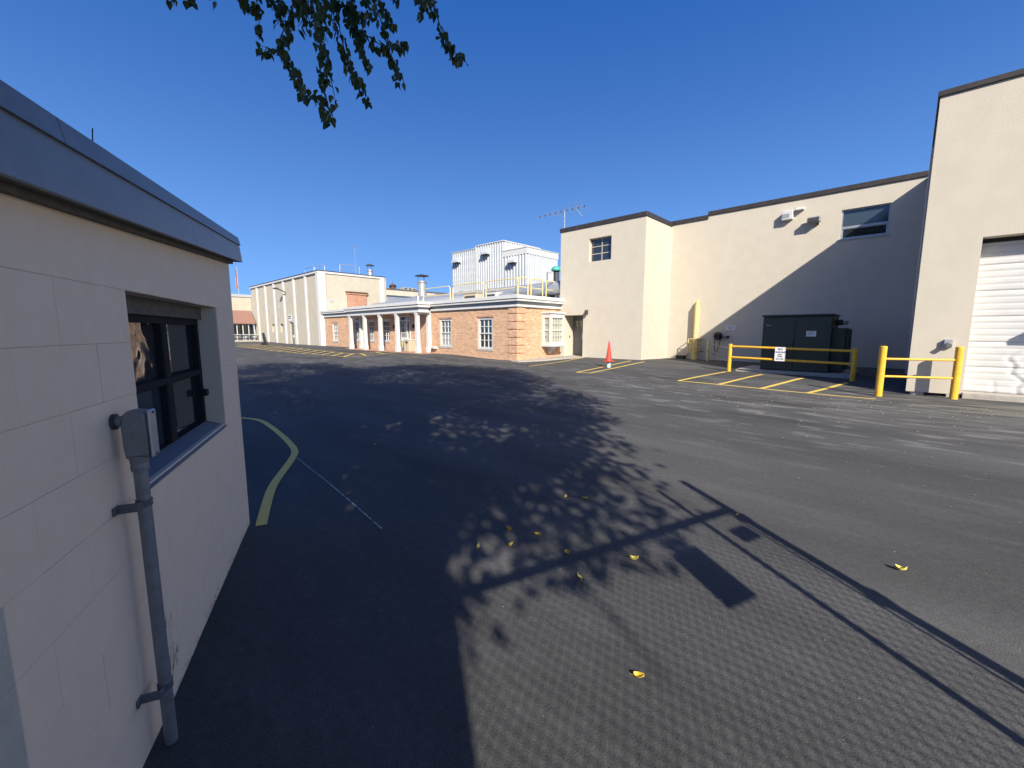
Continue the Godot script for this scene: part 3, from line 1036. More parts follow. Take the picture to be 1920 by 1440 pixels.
# ------------------------------------------------------------------ tan stucco building with the garage wing
func build_stucco_building() -> void:
	var b := thing("stucco_building", "tan stucco factory building with dark roof edge and grey numbered door", "building", Vector3(0, 0, 0))
	# projecting block: front face with window and door recess
	var st := st_new()
	wall_z(st, -5.24, 0.0, -0.3, 7.34, 0.0, 0.3, [[-3.3, -1.92, 5.48, 6.71], [-4.92, -3.6, -0.31, 2.6]])
	part("wall", st, M.stucco, b)
	st = st_new()
	box(st, Vector3(-0.3, -0.3, -3.3), Vector3(-0.001, 7.34, -0.302))
	part("wall", st, M.stucco, b)
	st = st_new()
	box(st, Vector3(-5.239, 0.0, -14.0), Vector3(-4.94, 7.34, -0.302))
	part("wall", st, M.stucco, b)
	# recessed long wall
	st = st_new()
	wall_z(st, -0.3, 10.0, -0.3, 7.43, -3.15, 0.3, [[7.37, 8.95, 5.6, 6.83]])
	part("wall", st, M.stucco, b)
	bpart("wall", Vector3(1.87, 7.432, -3.45), Vector3(10.0, 7.60, -3.152), M.stucco, b)
	# roof sheet and rear
	bpart("roof", Vector3(-4.93, 7.1, -14.0), Vector3(-0.31, 7.2, -0.31), M.coping, b)
	bpart("roof", Vector3(-0.305, 7.1, -14.0), Vector3(20.0, 7.2, -3.46), M.coping, b)
	bpart("rear_wall", Vector3(-4.93, 0.0, -14.3), Vector3(20.0, 7.3, -14.01), M.stucco, b)
	# dark copings
	for c in [[Vector3(-5.30, 7.342, -0.4), Vector3(0.05, 7.56, 0.05)], [Vector3(-0.35, 7.343, -3.05), Vector3(0.051, 7.561, -0.402)], [Vector3(-0.35, 7.432, -3.5), Vector3(1.868, 7.645, -3.1)], [Vector3(1.85, 7.602, -3.5), Vector3(9.98, 7.80, -3.09)], [Vector3(-5.30, 7.343, -14.0), Vector3(-4.9, 7.562, -0.402)]]:
		bpart("coping", c[0], c[1], M.coping, b, 0.008)
	# window with six panes on the block
	window(b, Vector3(-3.3, 5.48, -0.24), 1.38, 1.23, 2, 3, 0.035, 0.04, M.cream, M.glass, 0.0, 0.0, 0.05)
	# sliding window on the long wall
	var w := Node3D.new()
	w.name = "window"
	b.add_child(w, true)
	var f := st_new()
	for q in [[7.37, 7.42, 5.6, 6.83], [8.90, 8.95, 5.6, 6.83], [7.42, 8.90, 5.6, 5.65], [7.42, 8.90, 6.78, 6.83]]:
		box(f, Vector3(q[0], q[2], -3.34), Vector3(q[1], q[3], -3.24))
	part("frame", f, M.galv, w)
	bpart("transom", Vector3(7.42, 6.05, -3.338), Vector3(8.90, 6.13, -3.235), M.galv, w)
	var f2 := st_new()
	for q in [[7.42, 7.46, 5.65, 6.05], [8.86, 8.90, 5.65, 6.05], [7.46, 8.86, 5.65, 5.685], [7.46, 8.86, 6.015, 6.05]]:
		box(f2, Vector3(q[0], q[2], -3.335), Vector3(q[1], q[3], -3.26))
	part("sash", f2, M.galv, w)
	bpart("pane", Vector3(7.42, 6.13, -3.31), Vector3(8.90, 6.78, -3.30), M.glass_blue, w)
	bpart("pane", Vector3(7.46, 5.685, -3.31), Vector3(8.86, 6.015, -3.30), M.glass, w)
	bpart("sill", Vector3(7.33, 5.555, -3.25), Vector3(8.99, 5.60, -3.10), M.galv, w)
	# door recess: side wall, ceiling and door set back
	var gd := 0.21
	bpart("recess_side", Vector3(-5.2, -0.2, -1.25), Vector3(-4.921, 2.6, -0.301), M.stucco, b)
	bpart("recess_side", Vector3(-3.599, -0.2, -1.25), Vector3(-3.4, 2.6, -0.301), M.stucco, b)
	bpart("recess_ceiling", Vector3(-4.92, 2.601, -1.25), Vector3(-3.6, 2.75, -0.301), M.stucco, b)
	var d := Node3D.new()
	d.name = "door"
	b.add_child(d, true)
	d.position = Vector3(-4.92, gd, -1.0)
	var keep := off
	off = Vector3.ZERO
	bpart("leaf", Vector3(0.1, 0.0, 0.0), Vector3(1.22, 2.2, 0.045), M.door_grey, d, 0.004)
	var df := st_new()
	box(df, Vector3(0.0, 0.0, -0.05), Vector3(0.1, 2.39, 0.06))
	box(df, Vector3(1.22, 0.0, -0.05), Vector3(1.32, 2.39, 0.06))
	box(df, Vector3(0.1, 2.2, -0.05), Vector3(1.22, 2.39, 0.06))
	part("frame", df, M.door_grey, d)
	text_part("door_number", "11", 0.36, 0.006, M.letter_cream, d, Vector3(0.40, 1.92, 0.05))
	bpart("notice", Vector3(0.62, 0.98, 0.046), Vector3(0.88, 1.38, 0.05), M.paper, d)
	bpart("notice", Vector3(0.70, 1.40, 0.046), Vector3(0.90, 1.66, 0.05), M.paper, d)
	bpart("notice_mark", Vector3(0.76, 1.48, 0.051), Vector3(0.83, 1.56, 0.053), M.ink, d)
	tpart("handle", [Vector3(0.2, 1.0, 0.045), Vector3(0.2, 1.0, 0.1), Vector3(0.3, 1.0, 0.1)], 0.012, M.galv, d, 8)
	off = keep
	bpart("keypad", Vector3(-4.921, 1.28, -0.60), Vector3(-4.90, 1.42, -0.54), M.dark, b)
	# garage wing, its own building
	var g := thing("garage_building", "tall tan stucco wing with a white overhead door at the right edge", "building", Vector3(11.0, 0, 4.885))
	st = st_new()
	wall_z(st, 9.975, 22.0, 0.09, 7.37, 4.885, 0.5, [[11.0, 14.7, 0.08, 3.9]])
	part("wall", st, M.stucco, g)
	bpart("wall", Vector3(9.976, 0.09, -3.6), Vector3(10.4, 7.37, 4.384), M.stucco, g)
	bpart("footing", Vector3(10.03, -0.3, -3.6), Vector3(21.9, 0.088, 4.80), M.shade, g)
	bpart("rear_wall", Vector3(21.5, -0.3, -14.0), Vector3(21.99, 7.37, 4.38), M.stucco, g)
	bpart("roof", Vector3(10.41, 7.1, -3.6), Vector3(21.49, 7.2, 4.38), M.coping, g)
	bpart("coping", Vector3(9.93, 7.372, 4.4), Vector3(22.05, 7.50, 4.935), M.coping, g, 0.008)
	bpart("coping", Vector3(9.931, 7.373, -3.6), Vector3(10.44, 7.56, 4.398), M.coping, g, 0.008)
	for q in [[10.06, 10.32], [10.72, 10.97]]:
		var cb := st_new()
		cbox(cb, Vector3(q[0], -0.15, 4.62), Vector3(q[1], 0.07, 4.90), 0.012)
		part("footing_stone", cb, M.concrete, g)
	bpart("door_sill", Vector3(11.0, -0.2, 4.2), Vector3(14.7, 0.14, 4.95), M.concrete, g, 0.01)
	# overhead door of ribbed sections, the lowest ones dented
	var od := Node3D.new()
	od.name = "overhead_door"
	g.add_child(od, true)
	var zd := 4.885 - 0.42
	var sh := 0.625
	for k in 6:
		var y0 := 0.145 + sh * k
		var nx := 150
		var ny := 25
		var s2 := SurfaceTool.new()
		s2.begin(Mesh.PRIMITIVE_TRIANGLES)
		s2.set_smooth_group(0)
		for j in ny:
			for i in nx:
				var x := 11.0 + 3.7 * i / (nx - 1)
				var t := float(j) / (ny - 1)
				var y := y0 + sh * t
				s2.set_normal(Vector3(0, 0, 1))
				s2.add_vertex(Vector3(x, y, zd + door_relief(x, y, t, k)) - off)
		for j in ny - 1:
			for i in nx - 1:
				var a := j * nx + i
				for q in [a, a + nx + 1, a + 1, a, a + nx, a + nx + 1]:
					s2.add_index(q)
		part("door_section", s2, M.white, od)
	bpart("door_backing", Vector3(10.95, 0.1, zd - 0.1), Vector3(14.75, 3.95, zd - 0.07), M.shade, g)
	bpart("door_header", Vector3(11.0, 3.80, zd - 0.06), Vector3(14.7, 3.9, zd + 0.05), M.dark, g)
	tpart("conduit", [Vector3(9.955, 0.3, 1.6), Vector3(9.955, 7.2, 1.6)], 0.03, M.stucco, g, 8)
	# canopy over a side door, just out of the picture
	var cp := thing("door_canopy", "flat grey steel canopy over the doorway right of the overhead door", "canopy", Vector3(15.2, 2.9, 4.886))
	bpart("roof_plate", Vector3(13.75, 2.9, 4.886), Vector3(17.0, 3.05, 5.95), M.galv, cp, 0.01)
	for x in [13.95, 16.6]:
		tpart("bracket", [Vector3(x, 3.75, 4.89), Vector3(x, 3.03, 5.85)], 0.02, M.steel_dark, cp, 8)

func door_relief(x: float, y: float, t: float, k: int) -> float:
	var r := fmod(t * 4.0, 1.0)
	var z := 0.014 * smoothstep(0.0, 0.12, r) * (1.0 - smoothstep(0.88, 1.0, r))
	if t < 0.02 or t > 0.98:
		z -= 0.008
	if t > 0.90 and t < 0.98:
		z -= 0.006
	# forklift dents near the bottom
	var cx := 11.85 + 0.10 * sin(y * 5.0) + 0.05 * sin(y * 17.0)
	if y < 1.25:
		var d := absf(x - cx)
		z -= 0.016 * exp(-d * d / 0.003) * smoothstep(1.25, 1.1, y)
		z += 0.008 * exp(-pow(x - cx - 0.1, 2.0) / 0.004) * smoothstep(1.25, 1.1, y)
	if y < 0.5:
		var d2 := absf(x - 11.55 + 0.1 * (y - 0.2))
		z -= 0.012 * exp(-d2 * d2 / 0.002) * smoothstep(0.5, 0.35, y)
	return z

# ------------------------------------------------------------------ brick office with the porch
func layer(parent: Node3D, called: String, x0: float, x1: float, y0: float, y1: float, z0: float, z1: float, m: Material) -> void:
	bpart(called, Vector3(x0, y0, z0), Vector3(x1, y1, z1), m, parent, 0.006)

func build_brick_building() -> void:
	var b := thing("brick_office", "low orange brick office with white cornice and column porch", "building", Vector3(-5.243, 0, 3.74))
	var X1 := -5.243
	var X0 := -29.75
	var Z := 3.74
	var wins := [[-8.37, -7.11, 0.66, 2.46], [-12.03, -10.82, 0.72, 2.46], [-27.98, -26.89, 0.80, 2.44], [-23.75, -22.8, 0.93, 2.5], [-21.4, -20.45, 0.93, 2.5], [-19.2, -18.15, 0.93, 2.5]]
	var door := [-16.75, -15.35, 0.2, 2.78]
	var holes := [door]
	for w in wins:
		holes.append(w)
	var st := st_new()
	wall_z(st, X0, X1, -0.3, 2.99, Z, 0.2, holes)
	part("wall", st, M.brick, b)
	st = st_new()
	box(st, Vector3(X1 - 0.2, -0.3, -0.3), Vector3(X1 - 0.001, 2.99, Z - 0.201))
	part("wall", st, M.brick, b)
	# proud quoin courses at the corner
	for k in 7:
		var y0 := 0.09 + 0.425 * k
		var y1 := minf(y0 + 0.375, 2.96)
		if y0 < 2.9:
			var q := st_new()
			cbox(q, Vector3(X1 - 0.62, y0, Z - 0.6), Vector3(X1 + 0.045, y1, Z + 0.045), 0.005)
			part("quoin", q, M.brick, b)
	# cornice: lower band, shaded frieze, gutter board, top fascia
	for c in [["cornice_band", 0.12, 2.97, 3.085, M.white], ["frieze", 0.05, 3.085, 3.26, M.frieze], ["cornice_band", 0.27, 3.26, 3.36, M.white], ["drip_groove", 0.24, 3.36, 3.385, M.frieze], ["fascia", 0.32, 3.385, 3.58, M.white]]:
		layer(b, c[0], X0, X1 + c[1], c[2], c[3], -0.35 if c[1] > 0 else 0.0, Z + c[1], c[4])
	# roof with low gravel stop, and the rear range it belongs to
	bpart("roof", Vector3(-29.5, 3.4, -7.5), Vector3(-5.3, 3.56, -0.352), M.shade, b)
	bpart("rear_wall", Vector3(-29.5, 0.0, -7.8), Vector3(-5.3, 3.56, -7.5), M.brick_red, b)
	# porch entablature
	var px0 := -22.62
	var px1 := -12.88
	var pz := 4.69
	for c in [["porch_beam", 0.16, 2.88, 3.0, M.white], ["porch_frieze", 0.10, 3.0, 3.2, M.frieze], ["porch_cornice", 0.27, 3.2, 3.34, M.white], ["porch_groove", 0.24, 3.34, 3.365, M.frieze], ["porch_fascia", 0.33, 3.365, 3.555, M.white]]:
		layer(b, c[0], px0 - c[1], px1 + c[1], c[2], c[3], Z + 0.321 if c[1] > 0.3 else Z + 0.275, pz + c[1], c[4])
	bpart("porch_ceiling", Vector3(px0, 2.90, Z + 0.002), Vector3(px1, 2.98, pz - 0.2), M.white, b)
	# the beam ends back to the wall
	for x in [px0 + 0.16, px1 - 0.16]:
		bpart("porch_beam", Vector3(x - 0.16, 2.78, Z + 0.001), Vector3(x + 0.16, 2.879, pz + 0.10), M.white, b)
	for x in [-22.39, -20.08, -17.78, -15.52, -13.11]:
		column(b, Vector3(x, g_of_site(x, pz) - 0.02, pz), 2.88)
	for x in [-22.35, -13.05]:
		column(b, Vector3(x, g_of_site(x, pz) - 0.02, Z + 0.12), 2.88)
	bpart("trim_board", Vector3(-24.15, 0.3, Z + 0.001), Vector3(-24.0, 2.9, Z + 0.05), M.white, b)
	bpart("bracket_block", Vector3(-23.2, 2.62, Z + 0.001), Vector3(-22.8, 2.9, Z + 0.3), M.white, b)
	# windows
	for k in wins.size():
		var w: Array = wins[k]
		var glass: Material = M.glass if k != 1 else M.glass_blue
		window(b, Vector3(w[0], w[2], Z - 0.14), w[1] - w[0], w[3] - w[2], 3, 4, 0.12 if k < 3 else 0.09, 0.035, M.white, glass, 0.0, 0.1, 0.1, 0.07)
		bpart("lintel", Vector3(w[0] - 0.08, w[3] + 0.004, Z + 0.001), Vector3(w[1] + 0.08, w[3] + 0.09, Z + 0.02), M.brick_red if k < 3 else M.white_old, b)
	# half-drawn blinds behind the glass line
	bpart("blind", Vector3(-11.88, 0.86, Z - 0.128), Vector3(-10.97, 1.52, Z - 0.122), M.blind_grey, b)
	# porch door with side light
	var d := Node3D.new()
	d.name = "door"
	b.add_child(d, true)
	d.position = Vector3(door[0], 0.27, Z - 0.12) - off
	var keep := off
	off = Vector3.ZERO
	var fr := st_new()
	box(fr, Vector3(0, 0, 0), Vector3(0.09, 2.5, 0.16))
	box(fr, Vector3(1.31, 0, 0), Vector3(1.4, 2.5, 0.16))
	box(fr, Vector3(0.86, 0, 0), Vector3(0.98, 2.1, 0.14))
	box(fr, Vector3(0.09, 2.1, 0), Vector3(1.31, 2.2, 0.14))
	box(fr, Vector3(0.09, 2.42, 0), Vector3(1.31, 2.5, 0.14))
	part("frame", fr, M.white, d)
	bpart("leaf", Vector3(0.09, 0, 0.0), Vector3(0.86, 2.1, 0.05), M.door_grey, d)
	for i in 4:
		for j in 3:
			var y := 1.0 + j * 0.34
			bpart("pane", Vector3(0.19 + i * 0.15, y, 0.051), Vector3(0.30 + i * 0.15, y + 0.28, 0.056), M.glass, d)
	for j in 4:
		bpart("glazing_bar", Vector3(0.15, 0.955 + j * 0.34, 0.051), Vector3(0.80, 0.99 + j * 0.34, 0.066), M.white, d)
	for i in 5:
		bpart("glazing_bar", Vector3(0.155 + i * 0.15, 0.99, 0.051), Vector3(0.185 + i * 0.15, 1.97, 0.064), M.white, d)
	bpart("notice", Vector3(0.12, 0.70, 0.052), Vector3(0.83, 0.95, 0.06), M.paper, d)
	bpart("notice_line", Vector3(0.25, 0.84, 0.0605), Vector3(0.70, 0.865, 0.062), M.ink, d)
	bpart("notice_line", Vector3(0.30, 0.76, 0.0605), Vector3(0.65, 0.785, 0.062), M.ink, d)
	text_part("door_number", "113", 0.36, 0.006, M.letter_yellow, d, Vector3(0.47, 0.45, 0.056))
	bpart("side_pane", Vector3(0.98, 0.9, 0.03), Vector3(1.31, 2.1, 0.036), M.glass, d)
	bpart("side_panel", Vector3(0.98, 0.0, 0.0), Vector3(1.31, 0.9, 0.07), M.white, d)
	bpart("side_bar", Vector3(1.12, 0.9, 0.037), Vector3(1.17, 2.1, 0.06), M.white, d)
	bpart("transom_pane", Vector3(0.15, 2.22, 0.03), Vector3(0.8, 2.4, 0.036), M.glass, d)
	bpart("transom_pane", Vector3(1.0, 2.22, 0.03), Vector3(1.25, 2.4, 0.036), M.glass, d)
	bpart("transom_panel", Vector3(0.09, 2.2, 0.0), Vector3(1.31, 2.42, 0.028), M.white_old, d)
	off = keep
	for x in [-17.35, -14.85]:
		var lamp := st_new()
		box(lamp, Vector3(x - 0.05, 1.98, Z + 0.001), Vector3(x + 0.05, 2.1, Z + 0.05))
		lathe(lamp, Vector3(x, 1.85, Z + 0.13), [Vector2(0, 0), Vector2(0.05, 0.02), Vector2(0.075, 0.22), Vector2(0.02, 0.3), Vector2(0, 0.32)], 8)
		part("wall_lamp", lamp, M.dark, b)
	# bay window on the short side
	var bay := Node3D.new()
	bay.name = "bay_window"
	b.add_child(bay, true)
	var bx := -4.60
	var za := 0.42
	var zb := 1.66
	var s2 := st_new()
	cbox(s2, Vector3(X1 - 0.01, 0.86, za), Vector3(bx, 1.06, zb), 0.006)
	cbox(s2, Vector3(X1 - 0.01, 2.42, za), Vector3(bx, 2.66, zb), 0.006)
	for q in [[bx - 0.14, za, bx, za + 0.14], [bx - 0.14, zb - 0.14, bx, zb], [X1, zb - 0.1, X1 + 0.16, zb], [X1, za, X1 + 0.16, za + 0.1]]:
		box(s2, Vector3(q[0], 1.06, q[1]), Vector3(q[2], 2.42, q[3]))
	part("frame", s2, M.white, bay)
	bpart("cap", Vector3(X1, 2.661, za - 0.06), Vector3(bx + 0.07, 2.76, zb + 0.06), M.white, bay, 0.01)
	bpart("base_board", Vector3(X1, 0.80, za - 0.04), Vector3(bx + 0.04, 0.859, zb + 0.04), M.frieze, bay, 0.008)
	bpart("blind", Vector3(bx - 0.12, 1.06, za + 0.14), Vector3(bx - 0.1, 2.42, zb - 0.14), M.blind, bay)
	bpart("blind", Vector3(X1 + 0.16, 1.06, zb - 0.09), Vector3(bx - 0.14, 2.42, zb - 0.07), M.blind, bay)
	for i in range(1, 4):
		var z := za + 0.14 + (zb - za - 0.28) * i / 4.0
		bpart("glazing_bar", Vector3(bx - 0.06, 1.06, z - 0.013), Vector3(bx - 0.03, 2.42, z + 0.013), M.white, bay)
	for j in range(1, 4):
		var y := 1.06 + 1.36 * j / 4.0
		var t := 0.035 if j == 2 else 0.013
		bpart("glazing_bar", Vector3(bx - 0.062, y - t, za + 0.14), Vector3(bx - 0.028, y + t, zb - 0.14), M.white, bay)
		bpart("glazing_bar", Vector3(X1 + 0.16, y - t, zb - 0.045), Vector3(bx - 0.14, y + t, zb - 0.02), M.white, bay)
	# scroll bracket below
	var s3 := st_new()
	var pol := [Vector2(X1, 0.38), Vector2(X1 + 0.12, 0.40), Vector2(X1 + 0.2, 0.56), Vector2(X1 + 0.42, 0.66), Vector2(X1 + 0.5, 0.80), Vector2(X1, 0.80)]
	prism(s3, pol, 0.98, 1.12)
	part("bracket", s3, M.white, bay)
	tpart("downspout", [Vector3(-29.55, 3.2, Z + 0.2), Vector3(-29.5, 2.7, Z + 0.06), Vector3(-29.5, 0.3, Z + 0.06)], 0.05, M.white, b, 8)
	# small white hose cabinet by the last column
	bpart("vent_box", Vector3(-12.75, 0.55, Z + 0.001), Vector3(-12.3, 0.7, Z + 0.22), M.white, b, 0.01)
	tpart("vent_pipe", [Vector3(-12.55, 0.6, Z + 0.2), Vector3(-12.7, 0.3, Z + 0.25)], 0.03, M.dark, b, 8)

func column(parent: Node3D, at: Vector3, top: float) -> void:
	var st := st_new()
	var h := top - at.y
	cbox(st, at + Vector3(-0.16, 0, -0.16), at + Vector3(0.16, 0.30, 0.16), 0.02)
	var r0 := 0.20
	var a := []
	for q in [[0.30, 0.155], [0.44, 0.125], [h - 0.24, 0.108], [h - 0.22, 0.12], [h - 0.16, 0.12], [h - 0.14, 0.135], [h, 0.145]]:
		a.append(q)
	for i in a.size() - 1:
		var lo: float = a[i][0]
		var hi: float = a[i + 1][0]
		var p: float = a[i][1]
		var q: float = a[i + 1][1]
		for k in 4:
			var c0 := Vector2(1, 1).rotated(PI * 0.5 * k)
			var c1 := Vector2(1, 1).rotated(PI * 0.5 * (k + 1))
			quad(st, at + Vector3(c1.x * p, lo, c1.y * p), at + Vector3(c0.x * p, lo, c0.y * p), at + Vector3(c0.x * q, hi, c0.y * q), at + Vector3(c1.x * q, hi, c1.y * q))
	part("column", st, M.white, parent)

# ------------------------------------------------------------------ cream building with white pilasters
func build_panel_building() -> void:
	var b := thing("panel_building", "tall cream building with white pilasters left of the brick office", "building", Vector3(-30.0, 0, 3.9))
	var X1 := -29.9
	var Z := 3.9
	var st := st_new()
	wall_z(st, -51.0, X1, -0.2, 7.14, Z, 0.3, [[-43.95, -43.05, 1.62, 2.5], [-41.1, -40.1, 1.62, 2.5], [-38.1, -37.0, 0.2, 2.65]])
	part("wall", st, M.cream, b)
	bpart("wall", Vector3(X1 - 0.3, -0.2, -2.65), Vector3(X1 - 0.001, 7.14, Z - 0.301), M.cream, b)
	bpart("wall", Vector3(-51.0, -0.2, -2.9), Vector3(X1, 7.14, -2.652), M.cream, b)
	for k in 7:
		var x: float = [-50.6, -48.4, -45.25, -42.25, -39.2, -36.2, -33.1][k]
		if k > 0:
			bpart("pilaster", Vector3(x - 0.18, -0.2, Z + 0.001), Vector3(x + 0.18, 7.02, Z + 0.12), M.white, b, 0.01)
	bpart("pilaster", Vector3(X1 - 0.5, -0.2, Z - 0.55), Vector3(X1 + 0.08, 7.02, Z + 0.14), M.white, b, 0.012)
	bpart("pilaster", Vector3(X1 - 0.3, 3.0, -2.66), Vector3(X1 + 0.08, 7.02, -2.2), M.white, b, 0.012)
	bpart("cap_band", Vector3(-51.05, 7.02, -2.7), Vector3(X1 + 0.10, 7.20, Z + 0.16), M.white, b, 0.01)
	bpart("roof_edge", Vector3(-51.08, 7.201, -2.75), Vector3(X1 + 0.13, 7.27, Z + 0.19), M.coping, b, 0.006)
	for q in [[-43.95, 1.62, 0.9, 0.88], [-41.1, 1.62, 1.0, 0.88]]:
		window(b, Vector3(q[0], q[1], Z - 0.25), q[2], q[3], 1, 1, 0.08, 0.03, M.cream, M.glass_blue, 0.0, 0.06, 0.05)
	var d := Node3D.new()
	d.name = "door"
	b.add_child(d, true)
	d.position = Vector3(-38.1, 0.3, Z - 0.2) - off
	var keep := off
	off = Vector3.ZERO
	bpart("leaf", Vector3(0.06, 0, 0), Vector3(1.04, 2.25, 0.05), M.door_grey, d)
	bpart("pane", Vector3(0.25, 1.1, 0.051), Vector3(0.85, 2.1, 0.056), M.glass, d)
	bpart("notice", Vector3(0.3, 0.75, 0.051), Vector3(0.8, 1.0, 0.056), M.paper, d)
	off = keep
	var s := bpart("wall_sign", Vector3(-38.45, 2.78, Z + 0.001), Vector3(-37.4, 3.42, Z + 0.03), M.white, b)
	bpart("sign_line", Vector3(-38.35, 3.2, Z + 0.0305), Vector3(-37.5, 3.3, Z + 0.032), M.ink, s)
	bpart("sign_line", Vector3(-38.35, 3.02, Z + 0.0305), Vector3(-37.6, 3.1, Z + 0.032), M.ink, s)
	bpart("louvre", Vector3(-41.2, 4.2, Z + 0.001), Vector3(-40.95, 4.75, Z + 0.05), M.frieze, b)
	# street-type lamp arm on the wall
	var la := st_new()
	tube(la, [Vector3(-38.5, 5.75, Z + 0.1), Vector3(-38.5, 5.95, Z + 0.35), Vector3(-38.8, 6.15, Z + 0.8)], 0.06, 8)
	box(la, Vector3(-39.1, 6.1, Z + 0.7), Vector3(-38.6, 6.24, Z + 1.1))
	part("lamp_arm", la, M.steel_dark, b)
	# walled-up brick panel with a corbelled head
	bpart("brick_panel", Vector3(X1 + 0.001, 3.6, -0.6), Vector3(X1 + 0.14, 5.25, 1.35), M.brick_red, b)
	bpart("corbel", Vector3(X1 + 0.001, 5.252, -0.68), Vector3(X1 + 0.22, 5.42, 1.43), M.brick_red, b, 0.02)
	bpart("corbel", Vector3(X1 + 0.001, 5.422, -0.74), Vector3(X1 + 0.30, 5.52, 1.5), M.brown_roof, b, 0.015)
	bpart("louvre", Vector3(X1 + 0.001, 4.44, 2.68), Vector3(X1 + 0.04, 4.67, 3.02), M.frieze, b)
	bpart("roof", Vector3(-50.9, 7.0, -2.6), Vector3(X1 - 0.31, 7.1, Z - 0.32), M.coping, b)
	# roof hatch rails
	var n := 0
	for q in [[-36.5, 2.6, -34.2, 2.6], [-33.9, 2.6, -32.6, 2.2], [-31.0, 1.4, -31.0, -0.6]]:
		rail_hoop(thing("roof_guard_rail", ["thin grey guard rail hoop left on the cream building roof", "short thin grey guard rail hoop, middle of three on the cream building roof", "thin grey guard rail hoop right on the cream building roof"][n], "guard rail", Vector3(q[0], 7.27, q[1]), "guard rails on the cream building roof"), Vector3(q[0], 7.25, q[1]), Vector3(q[2], 7.25, q[3]), 0.95, M.galv, 0.03)
		n += 1

func rail_hoop(o: Node3D, a: Vector3, b: Vector3, h: float, m: Material, r := 0.026) -> void:
	var d := (b - a).normalized()
	var c := 0.16
	var pts := [a, a + Vector3(0, h - c, 0), a + Vector3(0, h - c * 0.35, 0) + d * c * 0.3, a + Vector3(0, h, 0) + d * c, b + Vector3(0, h, 0) - d * c, b + Vector3(0, h - c * 0.35, 0) - d * c * 0.3, b + Vector3(0, h - c, 0), b]
	tpart("top_rail", pts, r, m, o, 8)
	tpart("mid_rail", [a + Vector3(0, h * 0.52, 0), b + Vector3(0, h * 0.52, 0)], r * 0.9, m, o, 6)

# ------------------------------------------------------------------ far building with awning
func build_far_building() -> void:
	var b := thing("cafeteria_building", "far low cream building with a brown awning at the yard end", "building", Vector3(-51.0, 0.3, 9.0))
	bpart("wall", Vector3(-57.0, 3.9, 3.95), Vector3(-51.0, 5.95, 22.0), M.cream, b)
	bpart("roof_edge", Vector3(-57.1, 5.951, 3.9), Vector3(-50.9, 6.27, 22.1), M.frieze, b, 0.01)
	bpart("glazing", Vector3(-57.0, 0.4, 3.95), Vector3(-51.02, 3.899, 22.0), M.glass_blue, b)
	bpart("deck", Vector3(-51.0, 0.1, 3.95), Vector3(-48.6, 0.62, 22.0), M.concrete, b)
	var st := st_new()
	prism(st, [Vector2(-50.98, 2.7), Vector2(-49.35, 2.58), Vector2(-49.3, 2.66), Vector2(-50.98, 4.3)], 4.05, 22.0)
	part("awning", st, M.awning, b)
	for k in 8:
		var z := 4.15 + 0.62 * k
		bpart("awning_post", Vector3(-49.65, 0.6, z), Vector3(-49.57, 2.66, z + 0.07), M.white, b)
	for k in 3:
		var z := 4.4 + 0.9 * k
		var t := thing("outdoor_table", ["white table under the awning beside the pilaster wall", "white table in the middle under the awning", "white table under the awning nearest the gatehouse"][k], "table", Vector3(-49.2, 0.62, z), "white tables under the awning")
		bpart("top", Vector3(-49.5, 1.28, z - 0.35), Vector3(-48.9, 1.33, z + 0.35), M.white, t)
		bpart("leg", Vector3(-49.25, 0.62, z - 0.05), Vector3(-49.15, 1.279, z + 0.05), M.white, t)
		bpart("bench", Vector3(-49.0, 1.0, z - 0.3), Vector3(-48.75, 1.04, z + 0.3), M.white_old, t)
	# flag on its pole behind
	var f := thing("flagpole", "flagpole with a limp striped flag behind the awning building", "flagpole", Vector3(-58.0, 0.3, 3.5))
	tpart("pole", [Vector3(-58.0, 0.3, 3.5), Vector3(-58.0, 10.5, 3.5)], [0.07, 0.04], M.galv, f, 8)
	var fl := Node3D.new()
	fl.name = "flag"
	f.add_child(fl, true)
	for k in 13:
		var s := st_new()
		for j in 10:
			var y0 := 10.2 - j * 0.26
			var y1 := y0 - 0.26
			var q0 := flag_pt(k, y0)
			var q1 := flag_pt(k + 1, y0 - 0.06)
			var q2 := flag_pt(k + 1, y1 - 0.06)
			var q3 := flag_pt(k, y1)
			quad(s, q0, q3, q2, q1)
			quad(s, q0 - Vector3(0.02, 0, 0), q1 - Vector3(0.02, 0, 0), q2 - Vector3(0.02, 0, 0), q3 - Vector3(0.02, 0, 0))
		part("stripe", s, M.flag_red if k % 2 == 0 else M.white, fl)
	var cn := st_new()
	for j in 4:
		var y := 10.2 - j * 0.26
		quad(cn, flag_pt(7, y) + Vector3(0.03, 0, 0), flag_pt(7, y - 0.26) + Vector3(0.03, 0, 0), flag_pt(13, y - 0.26) + Vector3(0.03, 0, 0), flag_pt(13, y) + Vector3(0.03, 0, 0))
	part("canton", cn, M.navy, fl)

func flag_pt(k: int, y: float) -> Vector3:
	var t := clampf((10.2 - y) / 2.6, 0.0, 1.0)
	var w := 0.08 + 0.24 * sqrt(t) * (1.0 - 0.3 * t)
	return Vector3(-58.0 + 0.07 * sin(k * 1.3 + y * 2.0), y, 3.5 + 0.05 + w * (13 - k) / 13.0)

